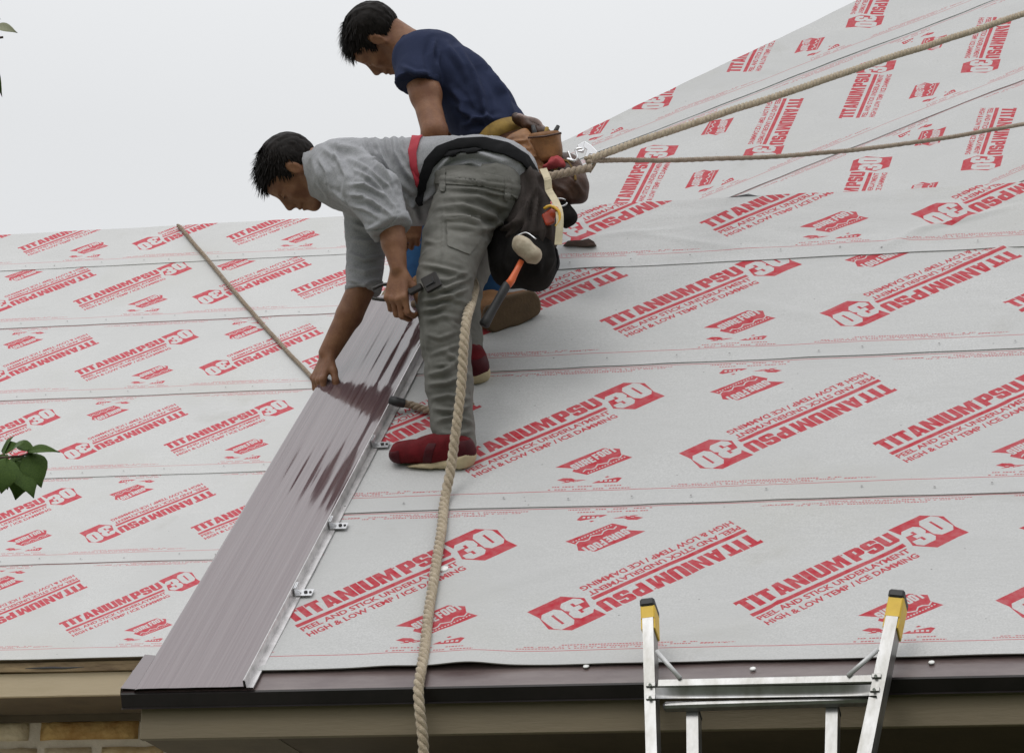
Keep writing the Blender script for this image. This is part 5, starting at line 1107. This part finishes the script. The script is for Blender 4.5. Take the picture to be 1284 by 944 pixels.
P3 = [roofhit(x, y, h) for x, y, h in pl]; n = len(P3); sc_.v = P3 + [p - EN * .003 for p in P3]; sc_.f = [tuple(range(n)), tuple(range(2 * n - 1, n - 1, -1))] + [(i, i + n, (i + 1) % n + n, (i + 1) % n) for i in range(n)]
tag(sc_.build("metal_scrap", M_LEA2), "small bent brown metal scrap lying below the ridge beside the strap", "scrap")

# ------------------------------------------------------------ tree whose twigs reach in at the left edge
M_LEAF = mat("green_leaf", (.085, .14, .03), .5, spec=.2, noise=(30, 4, .8), color2=(.045, .085, .02), bump=(120, .001))
M_LEAF2 = mat("pale_dry_leaf", (.26, .27, .17), .6, noise=(30, 4, .8), color2=(.18, .18, .10))
M_BARK = mat("brown_bark", (.10, .065, .045), .9, noise=(20, 6, .8), bump=(60, .004))
tx = at(-230, 500, 6.4)
TR = thing("tree", (tx[0], tx[1], GROUND_Z), "young leafy tree beside the left edge with twigs reaching into view", "tree")
mb = MB().tube(spline([(tx[0], tx[1], GROUND_Z), (tx[0] + .03, tx[1], -.4), (tx[0] - .02, tx[1] + .03, .7), (tx[0] + .02, tx[1], 1.6), (tx[0], tx[1], 2.5), (tx[0] + .04, tx[1], 3.1)], .1), np.linspace(.055, .012, len(spline([(tx[0], tx[1], GROUND_Z), (tx[0] + .03, tx[1], -.4), (tx[0] - .02, tx[1] + .03, .7), (tx[0] + .02, tx[1], 1.6), (tx[0], tx[1], 2.5), (tx[0] + .04, tx[1], 3.1)], .1))), 10); mb.build("trunk", M_BARK, TR, True)
lm = None
def leafmesh():
    me = bpy.data.meshes.new("leaf"); vs = []; fs = []; n = 12
    for i in range(n + 1):
        t = i / n; w = .34 * math.sin(math.pi * min(1, t * 1.02) ** .8) * (1 - .25 * t) + .004; z = .10 * math.sin(t * 2.6) - .16 * t * t
        jag = .007 * (i % 2); vs += [(t, -w - jag, z + .10 * w), (t, -w * .5, z + .035), (t, 0, z), (t, w * .5, z + .035), (t, w + jag, z + .12 * w)]
    fs = [(i * 5 + k, i * 5 + k + 1, (i + 1) * 5 + k + 1, (i + 1) * 5 + k) for i in range(n) for k in range(4)]
    me.from_pydata(vs, [], fs); me.polygons.foreach_set("use_smooth", [True] * len(fs)); me.update(); return me
LEAF = {M_LEAF: leafmesh(), M_LEAF2: leafmesh()}
for m_, me in LEAF.items(): me.materials.append(m_)
def leaf(parent, base, tip, nrmv, m=M_LEAF, wide=1.0):
    d = tip - base; L = np.linalg.norm(d); x = d / L; z = nrm(np.asarray(nrmv) - x * (np.asarray(nrmv) @ x)); y = np.cross(z, x)
    o = bpy.data.objects.new("leaf", LEAF[m]); COL.objects.link(o); o.parent = parent; o.matrix_parent_inverse = root_inv(parent)
    o.matrix_basis = Matrix(((x[0] * L, y[0] * L * wide, z[0] * L, base[0]), (x[1] * L, y[1] * L * wide, z[1] * L, base[1]), (x[2] * L, y[2] * L * wide, z[2] * L, base[2]), (0, 0, 0, 1)))
    return o
def branch(pts, r0, r1):
    C_ = spline(pts, .03); return MB().tube(C_, np.linspace(r0, r1, len(C_)), 7).build("branch", M_BARK, TR, True)
D_ = 6.4
twig = branch([V(tx[0], tx[1], .75), at(-120, 640, D_), at(-60, 590, D_), at(-10, 575, D_), at(26, 572, D_), at(38, 566, D_)], .012, .0016)
lv = [((18, 578), (44, 622), 1.15, 0), ((30, 572), (20, 626), 1.25, .02), ((26, 572), (6, 612), 1.2, .03), ((36, 568), (52, 610), 1.2, .01), ((8, 574), (2, 618), 1.3, -.03), ((10, 570), (-14, 606), 1.1, .02),
      ((2, 566), (24, 556), 1.0, .04), ((6, 572), (14, 546), 1.3, .05), ((14, 568), (30, 552), 1.3, .0), ((-6, 572), (6, 590), 1.5, .05), ((34, 566), (74, 564), .55, 0), ((18, 572), (12, 600), 1.3, .06), ((-12, 580), (-6, 616), 1.2, 0), ((20, 556), (46, 566), .8, .02), ((28, 578), (34, 618), 1.0, .05)]
for i, ((a, b), (c, d_), w, dz) in enumerate(lv):
    leaf(twig, at(a, b, D_ + dz), at(c, d_, D_ + dz - .02), V(.5 * math.sin(i * 2.1), -.7, .5 + .4 * math.cos(i * 1.7)), M_LEAF, w)
for i in range(26):                                     # the rest of the crown, outside the picture
    a = random.uniform(-3.1, 1.2); zb = random.uniform(.9, 3.0); L = random.uniform(.35, .75); p0 = V(tx[0], tx[1], zb); p1 = p0 + V(-abs(math.cos(a)) * L, math.sin(a) * L, .25 * L)
    br = branch([p0, (p0 + p1) / 2 + V(0, 0, .05), p1], .012, .003)
    for k in range(9):
        q = p0 + (p1 - p0) * random.uniform(.3, 1.0); dr = V(random.uniform(-1, .2), random.uniform(-1, 1), random.uniform(-.9, .3)); leaf(br, q, q + nrm(dr) * random.uniform(.06, .10), V(random.uniform(-.4, .4), -.5, .8))
t2 = branch([V(tx[0] + .02, tx[1], 1.9), at(-150, 90, D_), at(-70, 60, D_), at(-20, 50, D_), at(4, 47, D_)], .010, .0022)
leaf(t2, at(-6, 33, D_), at(22, 40, D_), V(.1, -.9, .3), M_LEAF2, .75); leaf(t2, at(-10, 20, D_), at(1, 24, D_), V(0, -.8, .4), M_LEAF, .8)
t3 = branch([V(tx[0] + .02, tx[1], 1.8), at(-140, 130, D_), at(-50, 116, D_), at(-8, 84, D_)], .010, .004)
leaf(t3, at(-6, 82, D_), at(2, 122, D_), V(.1, -.9, .1), M_LEAF, .35)
